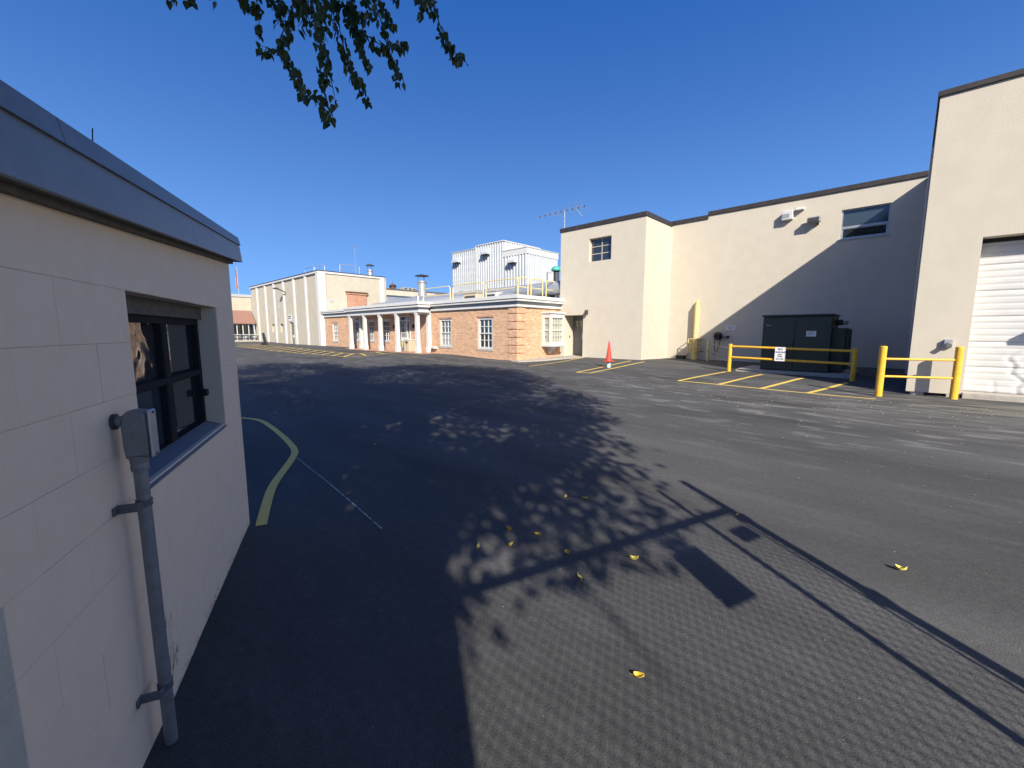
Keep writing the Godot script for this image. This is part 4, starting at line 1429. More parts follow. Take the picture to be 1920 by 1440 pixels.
# ------------------------------------------------------------------ ribbed metal building
func ribbed(st: SurfaceTool, a: Vector3, b: Vector3, y0: float, y1: float, nrm: Vector3, pitch := 0.32, depth := 0.10) -> void:
	var d := (b - a)
	var n := int(d.length() / pitch)
	var u := d / n
	for k in n:
		var p := a + u * k
		var q := [p, p + u * 0.5, p + u * 0.62 + nrm * depth, p + u * 0.88 + nrm * depth, p + u]
		for i in 4:
			quad(st, Vector3(q[i].x, y0, q[i].z), Vector3(q[i + 1].x, y0, q[i + 1].z), Vector3(q[i + 1].x, y1, q[i + 1].z), Vector3(q[i].x, y1, q[i].z))

func build_metal_building() -> void:
	var b := thing("metal_penthouse", "silver ribbed metal building rising behind the brick office roof", "building", Vector3(-20.0, 3.4, -8.0))
	var Z := -8.0
	var F := Vector3(0, 0, 1)
	var R := Vector3(1, 0, 0)
	# three blocks side by side
	var st := st_new()
	ribbed(st, Vector3(-25.35, 0, Z), Vector3(-21.5, 0, Z), 3.4, 9.70, F)
	part("ribbed_wall", st, M.ribbed_dull, b)
	st = st_new()
	ribbed(st, Vector3(-21.28, 0, Z + 0.12), Vector3(-17.7, 0, Z + 0.12), 3.4, 9.86, F)
	ribbed(st, Vector3(-17.68, 0, Z + 0.10), Vector3(-17.68, 0, Z - 3.6), 8.5, 9.86, R)
	part("ribbed_wall", st, M.ribbed, b)
	st = st_new()
	ribbed(st, Vector3(-17.66, 0, Z + 0.12), Vector3(-14.85, 0, Z + 0.12), 3.4, 8.42, F)
	ribbed(st, Vector3(-14.84, 0, Z + 0.1), Vector3(-14.84, 0, Z - 4.2), 3.4, 8.42, R)
	part("ribbed_wall", st, M.ribbed, b)
	bpart("core", Vector3(-25.34, 3.4, Z - 5.0), Vector3(-21.4, 9.7, Z - 0.02), M.ribbed_dull, b)
	bpart("core", Vector3(-21.39, 3.4, Z - 5.0), Vector3(-17.7, 9.86, Z + 0.1), M.ribbed_dull, b)
	bpart("core", Vector3(-17.69, 3.4, Z - 4.2), Vector3(-14.87, 8.7, Z + 0.1), M.ribbed, b)
	bpart("corner_trim", Vector3(-21.52, 3.4, Z + 0.0), Vector3(-21.27, 9.88, Z + 0.2), M.white, b)
	bpart("eave_band", Vector3(-17.72, 8.42, Z - 4.3), Vector3(-14.76, 8.93, Z + 0.2), M.white, b, 0.01)
	bpart("roof_edge", Vector3(-25.42, 9.70, Z - 5.05), Vector3(-21.3, 9.79, Z + 0.1), M.frieze, b, 0.01)
	bpart("roof_edge", Vector3(-21.3, 9.861, Z - 5.05), Vector3(-17.58, 9.95, Z + 0.24), M.white_old, b, 0.01)
	bpart("roof_edge", Vector3(-17.75, 8.931, Z - 4.35), Vector3(-14.72, 9.0, Z + 0.24), M.white_old, b, 0.01)
	for q in [[-24.3, 8.95, 0.06], [-19.85, 9.2, 0.18], [-16.35, 8.05, 0.18]]:
		var h := st_new()
		var z: float = Z + q[2]
		var x0: float = q[0] - 0.45
		var x1: float = q[0] + 0.45
		var y: float = q[1]
		prism_x(h, [Vector2(z, y + 0.3), Vector2(z, y - 0.3), Vector2(z + 0.5, y - 0.3), Vector2(z + 0.5, y - 0.12)], x0, x1)
		part("vent_hood", h, M.ribbed, b)
		bpart("vent_mouth", Vector3(x0 + 0.05, y - 0.31, z + 0.02), Vector3(x1 - 0.05, y - 0.301, z + 0.46), M.dark, b)
	var dr := bpart("door", Vector3(-14.80, 5.0, Z - 3.6), Vector3(-14.77, 7.05, Z - 2.7), M.white, b)
	bpart("frame", Vector3(-14.79, 5.0, Z - 3.66), Vector3(-14.765, 7.1, Z - 3.6), M.steel_dark, dr)
	bpart("frame", Vector3(-14.79, 5.0, Z - 2.7), Vector3(-14.765, 7.1, Z - 2.64), M.steel_dark, dr)
	bpart("frame", Vector3(-14.79, 7.051, Z - 3.6), Vector3(-14.765, 7.1, Z - 2.7), M.steel_dark, dr)

# prism of a (z, y) outline between x0 and x1; both caps drawn
func prism_x(st: SurfaceTool, pol: Array, x0: float, x1: float) -> void:
	var n := pol.size()
	for i in range(1, n - 1):
		tri(st, Vector3(x1, pol[0].y, pol[0].x), Vector3(x1, pol[i + 1].y, pol[i + 1].x), Vector3(x1, pol[i].y, pol[i].x))
		tri(st, Vector3(x0, pol[0].y, pol[0].x), Vector3(x0, pol[i].y, pol[i].x), Vector3(x0, pol[i + 1].y, pol[i + 1].x))
	for i in n:
		var j := (i + 1) % n
		quad(st, Vector3(x0, pol[i].y, pol[i].x), Vector3(x1, pol[i].y, pol[i].x), Vector3(x1, pol[j].y, pol[j].x), Vector3(x0, pol[j].y, pol[j].x))

# ------------------------------------------------------------------ things on the roofs
func build_roof_things() -> void:
	var y := 3.56
	var n := 0
	var words := ["yellow roof guard rail panel, leftmost above the white cornice", "yellow roof guard rail panel in front of the dull metal block", "yellow roof guard rail panel left of the brick corner", "yellow roof guard rail panel just past the brick corner", "yellow roof guard rail panel, second on the short side", "yellow roof guard rail panel against the tan building"]
	for q in [[-15.49, 2.5, -12.45, 2.5], [-12.16, 2.5, -9.2, 2.5], [-8.97, 2.5, -6.35, 2.5], [-6.0, 2.85, -6.0, 2.02], [-6.0, 1.76, -6.0, 0.71], [-6.0, 0.39, -6.0, -0.84]]:
		var o := thing("roof_railing", words[n], "railing", Vector3(q[0], y, q[1]), "yellow railings on the office roof")
		rail_hoop(o, Vector3(q[0], y, q[1]), Vector3(q[2], y, q[3]), 1.1, M.yellow_pale, 0.03)
		for e in [[q[0], q[1]], [q[2], q[3]]]:
			bpart("foot", Vector3(e[0] - 0.15, y, e[1] - 0.1), Vector3(e[0] + 0.15, y + 0.05, e[1] + 0.1), M.yellow_pale, o)
		n += 1
	# long insulated duct
	var d := thing("roof_duct", "long silver round duct lying across the office roof", "duct", Vector3(-15.0, y, -0.6))
	tpart("duct_run", [Vector3(-25.5, 4.2, -0.6), Vector3(-16.0, 4.22, -0.6), Vector3(-8.0, 4.28, -0.6), Vector3(-5.26, 4.3, -0.6)], 0.42, M.galv, d, 20)
	for x in [-24.0, -21.0, -18.0, -15.0, -12.0, -9.0, -6.5]:
		tpart("band", [Vector3(x - 0.04, 4.26, -0.6), Vector3(x + 0.04, 4.26, -0.6)], 0.44, M.steel, d, 20)
		bpart("saddle", Vector3(x - 0.1, y, -0.95), Vector3(x + 0.1, 3.92, -0.25), M.steel_dark, d)
	var d2 := thing("roof_duct", "thinner silver duct rising to the cap stack on the office roof", "duct", Vector3(-20.0, y, 0.9))
	tpart("duct_run", [Vector3(-25.6, 3.95, 0.9), Vector3(-19.0, 4.0, 0.9), Vector3(-14.8, 4.0, 0.4), Vector3(-13.5, 4.1, -0.4)], 0.26, M.galv, d2, 16)
	for x in [-24.0, -21.5, -19.0]:
		bpart("saddle", Vector3(x - 0.08, y, 0.7), Vector3(x + 0.08, 3.76, 1.1), M.steel_dark, d2)
	# cabinets
	for q in [["roof_cabinet", "dull beige metal cabinet on the roof behind the left railing", -12.65, -11.3, 4.22, M.beige], ["roof_cabinet", "pale grey metal cabinet on the roof behind the middle railing", -10.4, -9.4, 4.2, M.white_old]]:
		var o := thing(q[0], q[1], "cabinet", Vector3((q[2] + q[3]) * 0.5, y, 1.0), "cabinets on the office roof")
		bpart("body", Vector3(q[2], y, 0.6), Vector3(q[3], q[4], 1.2), q[5], o, 0.03)
		bpart("lid", Vector3(q[2] - 0.04, q[4] + 0.001, 0.56), Vector3(q[3] + 0.04, q[4] + 0.06, 1.24), M.galv, o, 0.01)
		bpart("louvre", Vector3(q[2] + 0.15, y + 0.15, 1.2), Vector3(q[3] - 0.15, q[4] - 0.15, 1.22), M.steel_dark, o)
	var ru := thing("roof_ventilator", "low rounded grey ventilator on the roof behind the railing corner", "ventilator", Vector3(-8.6, y, 1.0))
	var arch := [Vector2(-9.3, y), Vector2(-7.85, y)]
	for k in 9:
		var a := PI * k / 8
		arch.append(Vector2(-8.575 + 0.725 * cos(a), y + 0.2 + 0.3 * sin(a)))
	var st := st_new()
	prism(st, arch, 0.5, 1.3)
	part("hood", st, M.galv, ru)
	bpart("curb", Vector3(-9.4, y, 0.45), Vector3(-7.75, y + 0.12, 1.36), M.steel_dark, ru)
	# low pipework along the porch roof
	for q in [[-15.0, 0.55, "tallest white vent pipe on the roof edge above the porch door"], [-14.4, 0.35, "short white vent pipe right of the tallest one above the porch"]]:
		var o := thing("vent_pipe", q[2], "pipe", Vector3(q[0], y, 3.3), "white vent pipes on the office roof")
		tpart("pipe", [Vector3(q[0], y, 3.3), Vector3(q[0], y + q[1], 3.3)], 0.05, M.white, o, 10)
		tpart("collar", [Vector3(q[0], y, 3.3), Vector3(q[0], y + 0.08, 3.3)], 0.09, M.white_old, o, 10)
	# steel stack with rain cap
	stack("steel_stack", "silver exhaust stack with flat rain cap on the office roof", Vector3(-26.5, y, -5.0), 6.75, 0.42, 7.25, 0.72)
	stack("steel_stack", "short silver exhaust stack with rain cap on the cream building roof", Vector3(-32.0, 7.1, -2.3), 8.15, 0.27, 8.55, 0.44)
	var gv := thing("mushroom_vent", "dark stack with green mushroom cap beside the tan building", "vent", Vector3(-11.7, y, -8.0))
	tpart("stack", [Vector3(-11.7, y, -8.0), Vector3(-11.7, 6.75, -8.0)], 0.22, M.steel_dark, gv, 14)
	st = st_new()
	lathe(st, Vector3(-11.7, 6.62, -8.0), [Vector2(0, 0.02), Vector2(0.38, 0.0), Vector2(0.43, 0.08), Vector2(0.36, 0.27), Vector2(0.2, 0.38), Vector2(0, 0.41)], 18)
	part("cap", st, M.teal, gv)
	var br := thing("roof_brace", "dark slanting steel brace against the tan wall above the roof", "brace", Vector3(-5.6, y, -1.2))
	tpart("strut", [Vector3(-7.4, y, -1.0), Vector3(-5.6, 5.4, -1.6)], 0.09, M.steel_dark, br, 8)
	tpart("strut", [Vector3(-5.7, y, -1.3), Vector3(-5.5, 5.3, -1.5)], 0.06, M.steel_dark, br, 8)
	# further works roofs
	var fr := thing("works_hall", "distant pale works hall with brown roof edge and small cupola", "building", Vector3(-45.0, 0.3, -14.0))
	bpart("wall", Vector3(-52.0, 0.3, -34.0), Vector3(-45.0, 7.7, -6.0), M.cream, fr)
	bpart("roof_edge", Vector3(-52.1, 7.701, -34.0), Vector3(-44.9, 7.86, -5.9), M.brown_roof, fr)
	bpart("lower_roof", Vector3(-44.9, 5.6, -30.0), Vector3(-40.0, 6.2, -8.0), M.galv, fr)
	bpart("window_band", Vector3(-44.99, 6.5, -30.0), Vector3(-44.95, 6.9, -9.0), M.glass_blue, fr)
	bpart("cupola", Vector3(-46.0, 7.861, -13.45), Vector3(-45.3, 8.33, -12.75), M.brown_roof, fr)
	st = st_new()
	lathe(st, Vector3(-45.65, 8.331, -13.1), [Vector2(0.62, 0), Vector2(0.25, 0.22), Vector2(0.12, 0.32), Vector2(0.03, 0.36), Vector2(0.02, 0.75), Vector2(0, 0.76)], 8)
	part("cupola_roof", st, M.brown_roof, fr)
	for k in 3:
		var z := -14.9 - 0.75 * k
		var h := thing("cooling_unit", ["grey cooling unit on the works hall, leftmost of three", "grey cooling unit on the works hall, middle of three", "grey cooling unit on the works hall, rightmost of three"][k], "cooling unit", Vector3(-45.6, 7.86, z), "cooling units on the works hall")
		bpart("casing", Vector3(-46.2, 7.861, z - 0.3), Vector3(-45.1, 8.22, z + 0.3), M.frieze, h, 0.02)
		bpart("fan_ring", Vector3(-46.0, 8.221, z - 0.2), Vector3(-45.3, 8.27, z + 0.2), M.steel_dark, h)
		bpart("grille", Vector3(-45.099, 7.93, z - 0.22), Vector3(-45.09, 8.14, z + 0.22), M.steel_dark, h)
	# aerials
	aerial("television_aerial", "large many-armed aerial on the tan building's left roof corner", Vector3(-5.22, 7.5, -0.3), 8.62, 3.2, 9)
	aerial("television_aerial", "thin distant aerial above the cream building roof", Vector3(-33.0, 7.2, -1.2), 10.45, 1.3, 3, 0.45)

func stack(called: String, label: String, at: Vector3, top: float, r: float, cap: float, rc: float) -> void:
	var o := thing(called, label, "stack", at, "steel stacks with rain caps")
	tpart("pipe", [at, Vector3(at.x, top, at.z)], r, M.galv, o, 18)
	tpart("collar", [Vector3(at.x, top - 0.2, at.z), Vector3(at.x, top - 0.1, at.z)], r * 1.12, M.steel, o, 18)
	var st := st_new()
	lathe(st, Vector3(at.x, cap, at.z), [Vector2(0, 0), Vector2(rc, 0.0), Vector2(rc, 0.04), Vector2(0, 0.22)], 16)
	part("rain_cap", st, M.steel_dark, o)
	for k in 3:
		var d := Vector3(cos(TAU * k / 3), 0, sin(TAU * k / 3)) * r * 0.95
		tpart("cap_leg", [Vector3(at.x, top - 0.1, at.z) + d, Vector3(at.x, cap + 0.02, at.z) + d], 0.02, M.steel_dark, o, 6)

func aerial(called: String, label: String, at: Vector3, top: float, span: float, arms: int, thin := 1.0) -> void:
	var o := thing(called, label, "aerial", at)
	tpart("mast", [at, Vector3(at.x, top, at.z)], 0.022 * thin, M.galv, o, 6)
	var a := Vector3(at.x - span * 0.58, top, at.z)
	var b := Vector3(at.x + span * 0.42, top, at.z)
	tpart("boom", [a, b], 0.016 * thin, M.galv, o, 6)
	for k in arms:
		var p := a.lerp(b, float(k) / (arms - 1))
		var l := 0.28 + 0.10 * k
		tpart("element", [p + Vector3(0, 0, -l), p + Vector3(0, 0, l)], 0.009 * thin, M.galv, o, 5)
		bpart("insulator", p - Vector3.ONE * 0.03 * thin, p + Vector3.ONE * 0.03 * thin, M.dark, o)
	var e := a.lerp(b, 0.82)
	tpart("reflector", [e, e + Vector3(0.45, 0.42, 0)], 0.01 * thin, M.galv, o, 5)
	tpart("reflector", [e, e + Vector3(0.45, -0.52, 0)], 0.014 * thin, M.galv, o, 5)
	tpart("stay", [Vector3(at.x - span * 0.35, top, at.z), Vector3(at.x, top - 0.3, at.z)], 0.008 * thin, M.galv, o, 5)

# ------------------------------------------------------------------ things in the yard
func post_top(at: Vector3, h: float, r: float) -> SurfaceTool:
	var st := st_new()
	lathe(st, at, [Vector2(r * 1.02, -0.15), Vector2(r, 0.0), Vector2(r, h - r * 0.22), Vector2(r * 0.93, h - r * 0.08), Vector2(r * 0.8, h - 0.002), Vector2(0, h)], 18)
	return st

func guard(label: String, a: Vector3, b: Vector3, h: float, r: float, rails: Array, rr: float) -> void:
	var o := thing("guard_barrier", label, "barrier", a, "yellow steel guard barriers")
	for p in [a, b]:
		part("post", post_top(p, h, r), M.yellow, o)
	for f in rails:
		var st := st_new()
		tube(st, [a + Vector3(0, h * f, 0), b + Vector3(0, h * f + (0.0), 0)], rr, 12)
		part("rail", st, M.yellow, o)

func build_yard_things() -> void:
	var gy := g_of_site(4.88, 2.4)
	guard("long yellow barrier with a small parking notice in front of the green cabinet", Vector3(4.88, gy, 2.4), Vector3(8.70, g_of_site(8.70, 2.75), 2.75), 1.08, 0.07, [0.91, 0.52], 0.042)
	guard("short yellow barrier of two thick posts beside the overhead door", Vector3(9.47, g_of_site(9.47, 5.9), 5.9), Vector3(10.84, g_of_site(10.84, 5.28), 5.28), 1.29, 0.077, [0.745, 0.40], 0.029)
	# transformer cabinet on its pad
	var py := g_of_site(6.9, 1.2)
	var pad := thing("concrete_pad", "pale concrete pad under the dark green cabinet", "pad", Vector3(6.9, py, 1.0))
	bpart("slab", Vector3(5.02, py - 0.25, -0.3), Vector3(8.62, py + 0.10, 2.08), M.concrete, pad, 0.015)
	var t := thing("transformer_cabinet", "large dark green steel transformer cabinet on a concrete pad", "cabinet", Vector3(6.9, py + 0.10, 1.2))
	var yb := py + 0.101
	bpart("tank", Vector3(5.800, yb, -0.050), Vector3(7.930, 2.22, 1.730), M.green, t, 0.015)
	bpart("door", Vector3(5.810, yb + 0.04, 1.731), Vector3(6.855, 2.17, 1.765), M.green, t, 0.006)
	bpart("door", Vector3(6.865, yb + 0.04, 1.731), Vector3(7.920, 2.17, 1.765), M.green, t, 0.006)
	bpart("lid", Vector3(5.760, 2.221, -0.090), Vector3(7.970, 2.28, 1.810), M.green, t, 0.012)
	bpart("radiator", Vector3(7.931, yb + 0.05, 0.150), Vector3(8.300, 1.78, 1.450), M.green, t, 0.01)
	for k in 7:
		bpart("fin", Vector3(8.301, yb + 0.1, (0.75 + 0.18 * k) -0.55), Vector3(8.380, 1.74, (0.79 + 0.18 * k) -0.55), M.green, t)
	var vs := st_new()
	tube(vs, [Vector3(7.980, 1.98, 1.150), Vector3(8.160, 1.98, 1.200)], 0.1, 12)
	box(vs, Vector3(8.080, 1.9, 1.100), Vector3(8.300, 1.95, 1.300))
	box(vs, Vector3(8.220, 1.98, 1.150), Vector3(8.340, 2.02, 1.230))
	part("valve", vs, M.dark, t)
	var lb := bpart("warning_label", Vector3(7.210, 1.48, 1.766), Vector3(7.500, 1.68, 1.769), M.paper, t)
	for k in 3:
		bpart("label_line", Vector3(7.240, 1.64 - 0.05 * k, 1.7695), Vector3((7.58 - 0.03 * k) -0.12, 1.655 - 0.05 * k, 1.7705), M.ink, lb)
	bpart("name_plate", Vector3(5.900, 1.88, 1.766), Vector3(6.080, 1.91, 1.769), M.steel, t)
	bpart("handle", Vector3(6.810, 1.05, 1.766), Vector3(6.845, 1.25, 1.795), M.dark, t, 0.005)
	# parking notice tied to the barrier
	var s := thing("parking_sign", "small white parking notice hung on the long yellow barrier", "sign", Vector3(6.590, gy + 0.5, 2.63))
	bpart("plate", Vector3(6.440, gy + 0.50, 2.625), Vector3(6.770, gy + 1.0, 2.632), M.paper, s, 0.003)
	text_part("lettering", "NO", 0.075, 0.003, M.navy, s, Vector3(6.605, gy + 0.925, 2.6345))
	text_part("lettering", "PARKING", 0.058, 0.003, M.navy, s, Vector3(6.605, gy + 0.82, 2.6345))
	text_part("lettering", "ANY", 0.05, 0.003, M.navy, s, Vector3(6.605, gy + 0.735, 2.6345))
	text_part("lettering", "TIME", 0.05, 0.003, M.navy, s, Vector3(6.605, gy + 0.665, 2.6345))
	var ar := st_new()
	box(ar, Vector3(6.530, gy + 0.565, 2.6325), Vector3(6.680, gy + 0.59, 2.636))
	prism(ar, [Vector2(6.480, gy + 0.578), Vector2(6.530, gy + 0.548), Vector2(6.530, gy + 0.608)], 2.6326, 2.636)
	prism(ar, [Vector2(6.730, gy + 0.578), Vector2(6.680, gy + 0.608), Vector2(6.680, gy + 0.548)], 2.6326, 2.636)
	part("arrow", ar, M.ink, s)
	# cone on a stub
	var cy := g_of_site(0.7, 4.4)
	var stub := thing("post_stub", "short pale blue post stub under the red cone", "post", Vector3(0.7, cy, 4.4))
	tpart("tube", [Vector3(0.7, cy - 0.1, 4.4), Vector3(0.7, cy + 0.25, 4.4)], 0.08, M.pale_blue, stub, 14)
	tpart("rim", [Vector3(0.7, cy + 0.21, 4.4), Vector3(0.7, cy + 0.25, 4.4)], 0.088, M.white_old, stub, 14)
	var cone := thing("traffic_cone", "tall red traffic cone standing in front of the tan corner", "cone", Vector3(0.7, cy + 0.25, 4.4))
	var b := Vector3(0.7, cy + 0.251, 4.4)
	bpart("base", b + Vector3(-0.18, 0, -0.18), b + Vector3(0.18, 0.03, 0.18), M.red, cone, 0.01)
	var st := st_new()
	lathe(st, b, [Vector2(0.14, 0.03), Vector2(0.13, 0.07), Vector2(0.028, 0.84), Vector2(0.022, 0.86), Vector2(0, 0.86)], 20)
	part("cone_body", st, M.red, cone)
	# bits on the long recessed wall
	var zw := -3.149
	var v1 := thing("wall_vent", "white louvred vent box high on the tan wall", "vent", Vector3(5.4, 6.75, zw))
	cbox2(v1, "box", Vector3(5.20, 6.74, zw), Vector3(5.62, 7.12, zw + 0.26), M.white, 0.015)
	for k in 4:
		bpart("slat", Vector3(5.24, 6.82 + 0.05 * k, zw + 0.261), Vector3(5.50, 6.85 + 0.05 * k, zw + 0.275), M.frieze, v1)
	var v2 := thing("wall_hood", "small white sloping hood high on the tan wall", "hood", Vector3(5.9, 7.1, zw))
	st = st_new()
	prism_x(st, [Vector2(zw, 7.24), Vector2(zw, 7.10), Vector2(zw + 0.24, 7.10), Vector2(zw + 0.24, 7.14)], 5.72, 6.02)
	part("hood", st, M.white, v2)
	var fl := thing("flood_light", "grey box flood light high on the tan wall", "light", Vector3(6.4, 6.4, zw))
	cbox2(fl, "housing", Vector3(6.2, 6.42, zw + 0.12), Vector3(6.68, 6.66, zw + 0.38), M.steel, 0.03)
	bpart("lens", Vector3(6.25, 6.46, zw + 0.381), Vector3(6.63, 6.62, zw + 0.388), M.steel_dark, fl)
	bpart("bracket", Vector3(6.52, 6.36, zw), Vector3(6.60, 6.72, zw + 0.12), M.steel_dark, fl)
	tpart("pipe", [Vector3(6.2, 6.5, zw + 0.03), Vector3(5.98, 6.5, zw + 0.03)], 0.02, M.white_old, fl, 6)
	# yellow pipe guard with its little cage
	var p := thing("pipe_guard", "tall pale yellow half-round pipe guard with small cage", "pipe guard", Vector3(1.6, g_of_site(1.6, -2.9), -2.95))
	st = st_new()
	tube(st, [Vector3(1.62, -0.1, -2.93), Vector3(1.62, 3.05, -2.93), Vector3(1.62, 3.2, -3.02), Vector3(1.62, 3.28, -3.13)], [0.13, 0.13, 0.11, 0.05], 16)
	part("pipe", st, M.yellow_pale, p)
	for x in [1.36, 1.80]:
		tpart("cage_bar", [Vector3(x, 0.58, -2.62), Vector3(x, 1.28, -2.62)], 0.028, M.yellow_pale, p, 6)
		tpart("cage_bar", [Vector3(x, 0.58, -3.12), Vector3(x, 1.28, -3.12)], 0.018, M.yellow_pale, p, 6)
	for k in 4:
		var yy := 0.60 + 0.22 * k
		tpart("cage_rung", [Vector3(1.36, yy, -3.13), Vector3(1.36, yy, -2.62), Vector3(1.80, yy, -2.62), Vector3(1.80, yy, -3.13)], 0.026, M.yellow_pale, p, 6)
	for yy in [0.62, 1.24]:
		tpart("cage_arm", [Vector3(1.8, yy, -2.9), Vector3(2.02, yy, -3.12)], 0.012, M.steel_dark, p, 6)
	var sp := thing("pale_post", "thin pale yellow post near the hose reel", "post", Vector3(2.48, g_of_site(2.48, -2.4), -2.4))
	var spy := g_of_site(2.48, -2.4)
	part("shaft", post_top(Vector3(2.48, spy, -2.4), 0.98, 0.075), M.yellow_pale, sp)
	bpart("socket", Vector3(2.45, spy + 0.5, -2.33), Vector3(2.51, spy + 0.56, -2.32), M.dark, sp)
	for yy in [0.9, 0.38]:
		tpart("rope", [Vector3(2.48, spy + yy, -2.4), Vector3(3.6, spy + yy - 0.02, 0.0), Vector3(4.88, gy + yy, 2.4)], 0.006, M.yellow_pale, sp, 5)
	# hose reel
	var h := thing("hose_reel", "black hose reel with hanging hose on the shaded wall", "hose reel", Vector3(2.73, 1.4, zw))
	st = st_new()
	for k in 5:
		var ring := []
		for i in 25:
			var a := TAU * i / 24
			ring.append(Vector3(2.73 + cos(a) * 0.17, 1.43 + sin(a) * 0.19, zw + 0.08 + 0.04 * k))
		tube(st, ring, 0.022, 6, false)
	part("coil", st, M.rubber, h)
	tpart("drum", [Vector3(2.73, 1.43, zw), Vector3(2.73, 1.43, zw + 0.3)], 0.12, M.dark, h, 14)
	tpart("arm", [Vector3(2.8, 1.38, zw + 0.12), Vector3(3.18, 1.38, zw + 0.12)], 0.02, M.dark, h, 8)
	bpart("arm_end", Vector3(3.14, 1.32, zw), Vector3(3.22, 1.44, zw + 0.16), M.dark, h, 0.01)
	tpart("crank", [Vector3(2.56, 1.56, zw + 0.2), Vector3(2.44, 1.57, zw + 0.2)], 0.012, M.dark, h, 6)
	tpart("hose", [Vector3(2.58, 1.35, zw + 0.15), Vector3(2.56, 1.0, zw + 0.12), Vector3(2.58, 0.7, zw + 0.1), Vector3(2.64, 0.58, zw + 0.1), Vector3(2.72, 0.72, zw + 0.1), Vector3(2.82, 1.05, zw + 0.12), Vector3(2.87, 1.35, zw + 0.15)], 0.016, M.rubber, h, 8)
	tpart("nozzle", [Vector3(2.40, 0.5, zw + 0.12), Vector3(2.58, 0.48, zw + 0.12), Vector3(2.62, 0.3, zw + 0.1)], 0.014, M.rubber, h, 8)
	var ws := thing("wall_plate", "small white lettered plate above the hose reel", "sign", Vector3(3.25, 1.75, zw))
	bpart("plate", Vector3(3.03, 1.75, zw), Vector3(3.48, 1.97, zw + 0.02), M.paper, ws)
	bpart("text_line", Vector3(3.08, 1.885, zw + 0.0205), Vector3(3.43, 1.91, zw + 0.022), M.ink, ws)
	bpart("text_line", Vector3(3.14, 1.82, zw + 0.0205), Vector3(3.38, 1.845, zw + 0.022), M.ink, ws)
	var bx := thing("drain_box", "low black box at the foot of the tan wall", "box", Vector3(0.85, 0.15, -2.95))
	cbox2(bx, "body", Vector3(0.62, 0.1, -3.12), Vector3(1.08, 0.36, -2.86), M.rubber, 0.03)
	tpart("spout", [Vector3(1.08, 0.3, -3.05), Vector3(1.2, 0.45, -3.1), Vector3(1.22, 0.62, -3.12)], 0.02, M.rubber, bx, 6)
	# outlet box on the garage wall
	var ob := thing("outlet_box", "small grey electrical box on the garage wall", "box", Vector3(10.65, 1.3, 4.886))
	cbox2(ob, "box", Vector3(10.57, 1.26, 4.886), Vector3(10.73, 1.46, 4.98), M.galv, 0.012)
	tpart("outlet", [Vector3(10.66, 1.34, 4.98), Vector3(10.66, 1.31, 5.07)], 0.055, M.steel, ob, 12)
	# lantern by the numbered door
	var ln := thing("wall_lantern", "small dark lantern beside the grey numbered door", "lantern", Vector3(-3.33, 2.6, 0.001))
	bpart("back_plate", Vector3(-3.38, 2.62, 0.001), Vector3(-3.28, 2.86, 0.03), M.dark, ln)
	st = st_new()
	lathe(st, Vector3(-3.33, 2.56, 0.13), [Vector2(0, 0), Vector2(0.06, 0.02), Vector2(0.085, 0.2), Vector2(0.10, 0.22), Vector2(0.02, 0.32), Vector2(0, 0.33)], 8)
	part("lantern_body", st, M.steel_dark, ln)
	# litter bin at the porch door
	var tb := thing("litter_bin", "beige square litter bin beside the porch door", "bin", Vector3(-14.85, 0.3, 4.1))
	cbox2(tb, "body", Vector3(-15.15, 0.29, 3.95), Vector3(-14.5, 1.05, 4.45), M.beige, 0.03)
	cbox2(tb, "lid", Vector3(-15.17, 1.051, 3.93), Vector3(-14.48, 1.12, 4.47), M.white_old, 0.02)
	bpart("mouth", Vector3(-14.95, 0.86, 4.451), Vector3(-14.68, 1.0, 4.458), M.dark, tb)
	bpart("seam", Vector3(-14.86, 0.32, 4.451), Vector3(-14.84, 0.84, 4.456), M.dark, tb)
	# slanting black marker by the hatched lane
	var mk := thing("black_marker", "slanting black rubber marker post at the far hatched lane", "marker", Vector3(-34.2, 0.4, 7.5))
	st = st_new()
	prism(st, [Vector2(-34.35, 0.38), Vector2(-33.75, 0.38), Vector2(-34.55, 1.55), Vector2(-34.85, 1.55)], 7.4, 7.55)
	part("blade", st, M.rubber, mk)
	bpart("foot", Vector3(-34.9, 0.36, 7.3), Vector3(-34.1, 0.62, 7.65), M.dark, mk, 0.03)

func cbox2(parent: Node3D, called: String, lo: Vector3, hi: Vector3, m: Material, ch: float) -> void:
	var st := st_new()
	cbox(st, lo, hi, ch)
	part(called, st, m, parent)

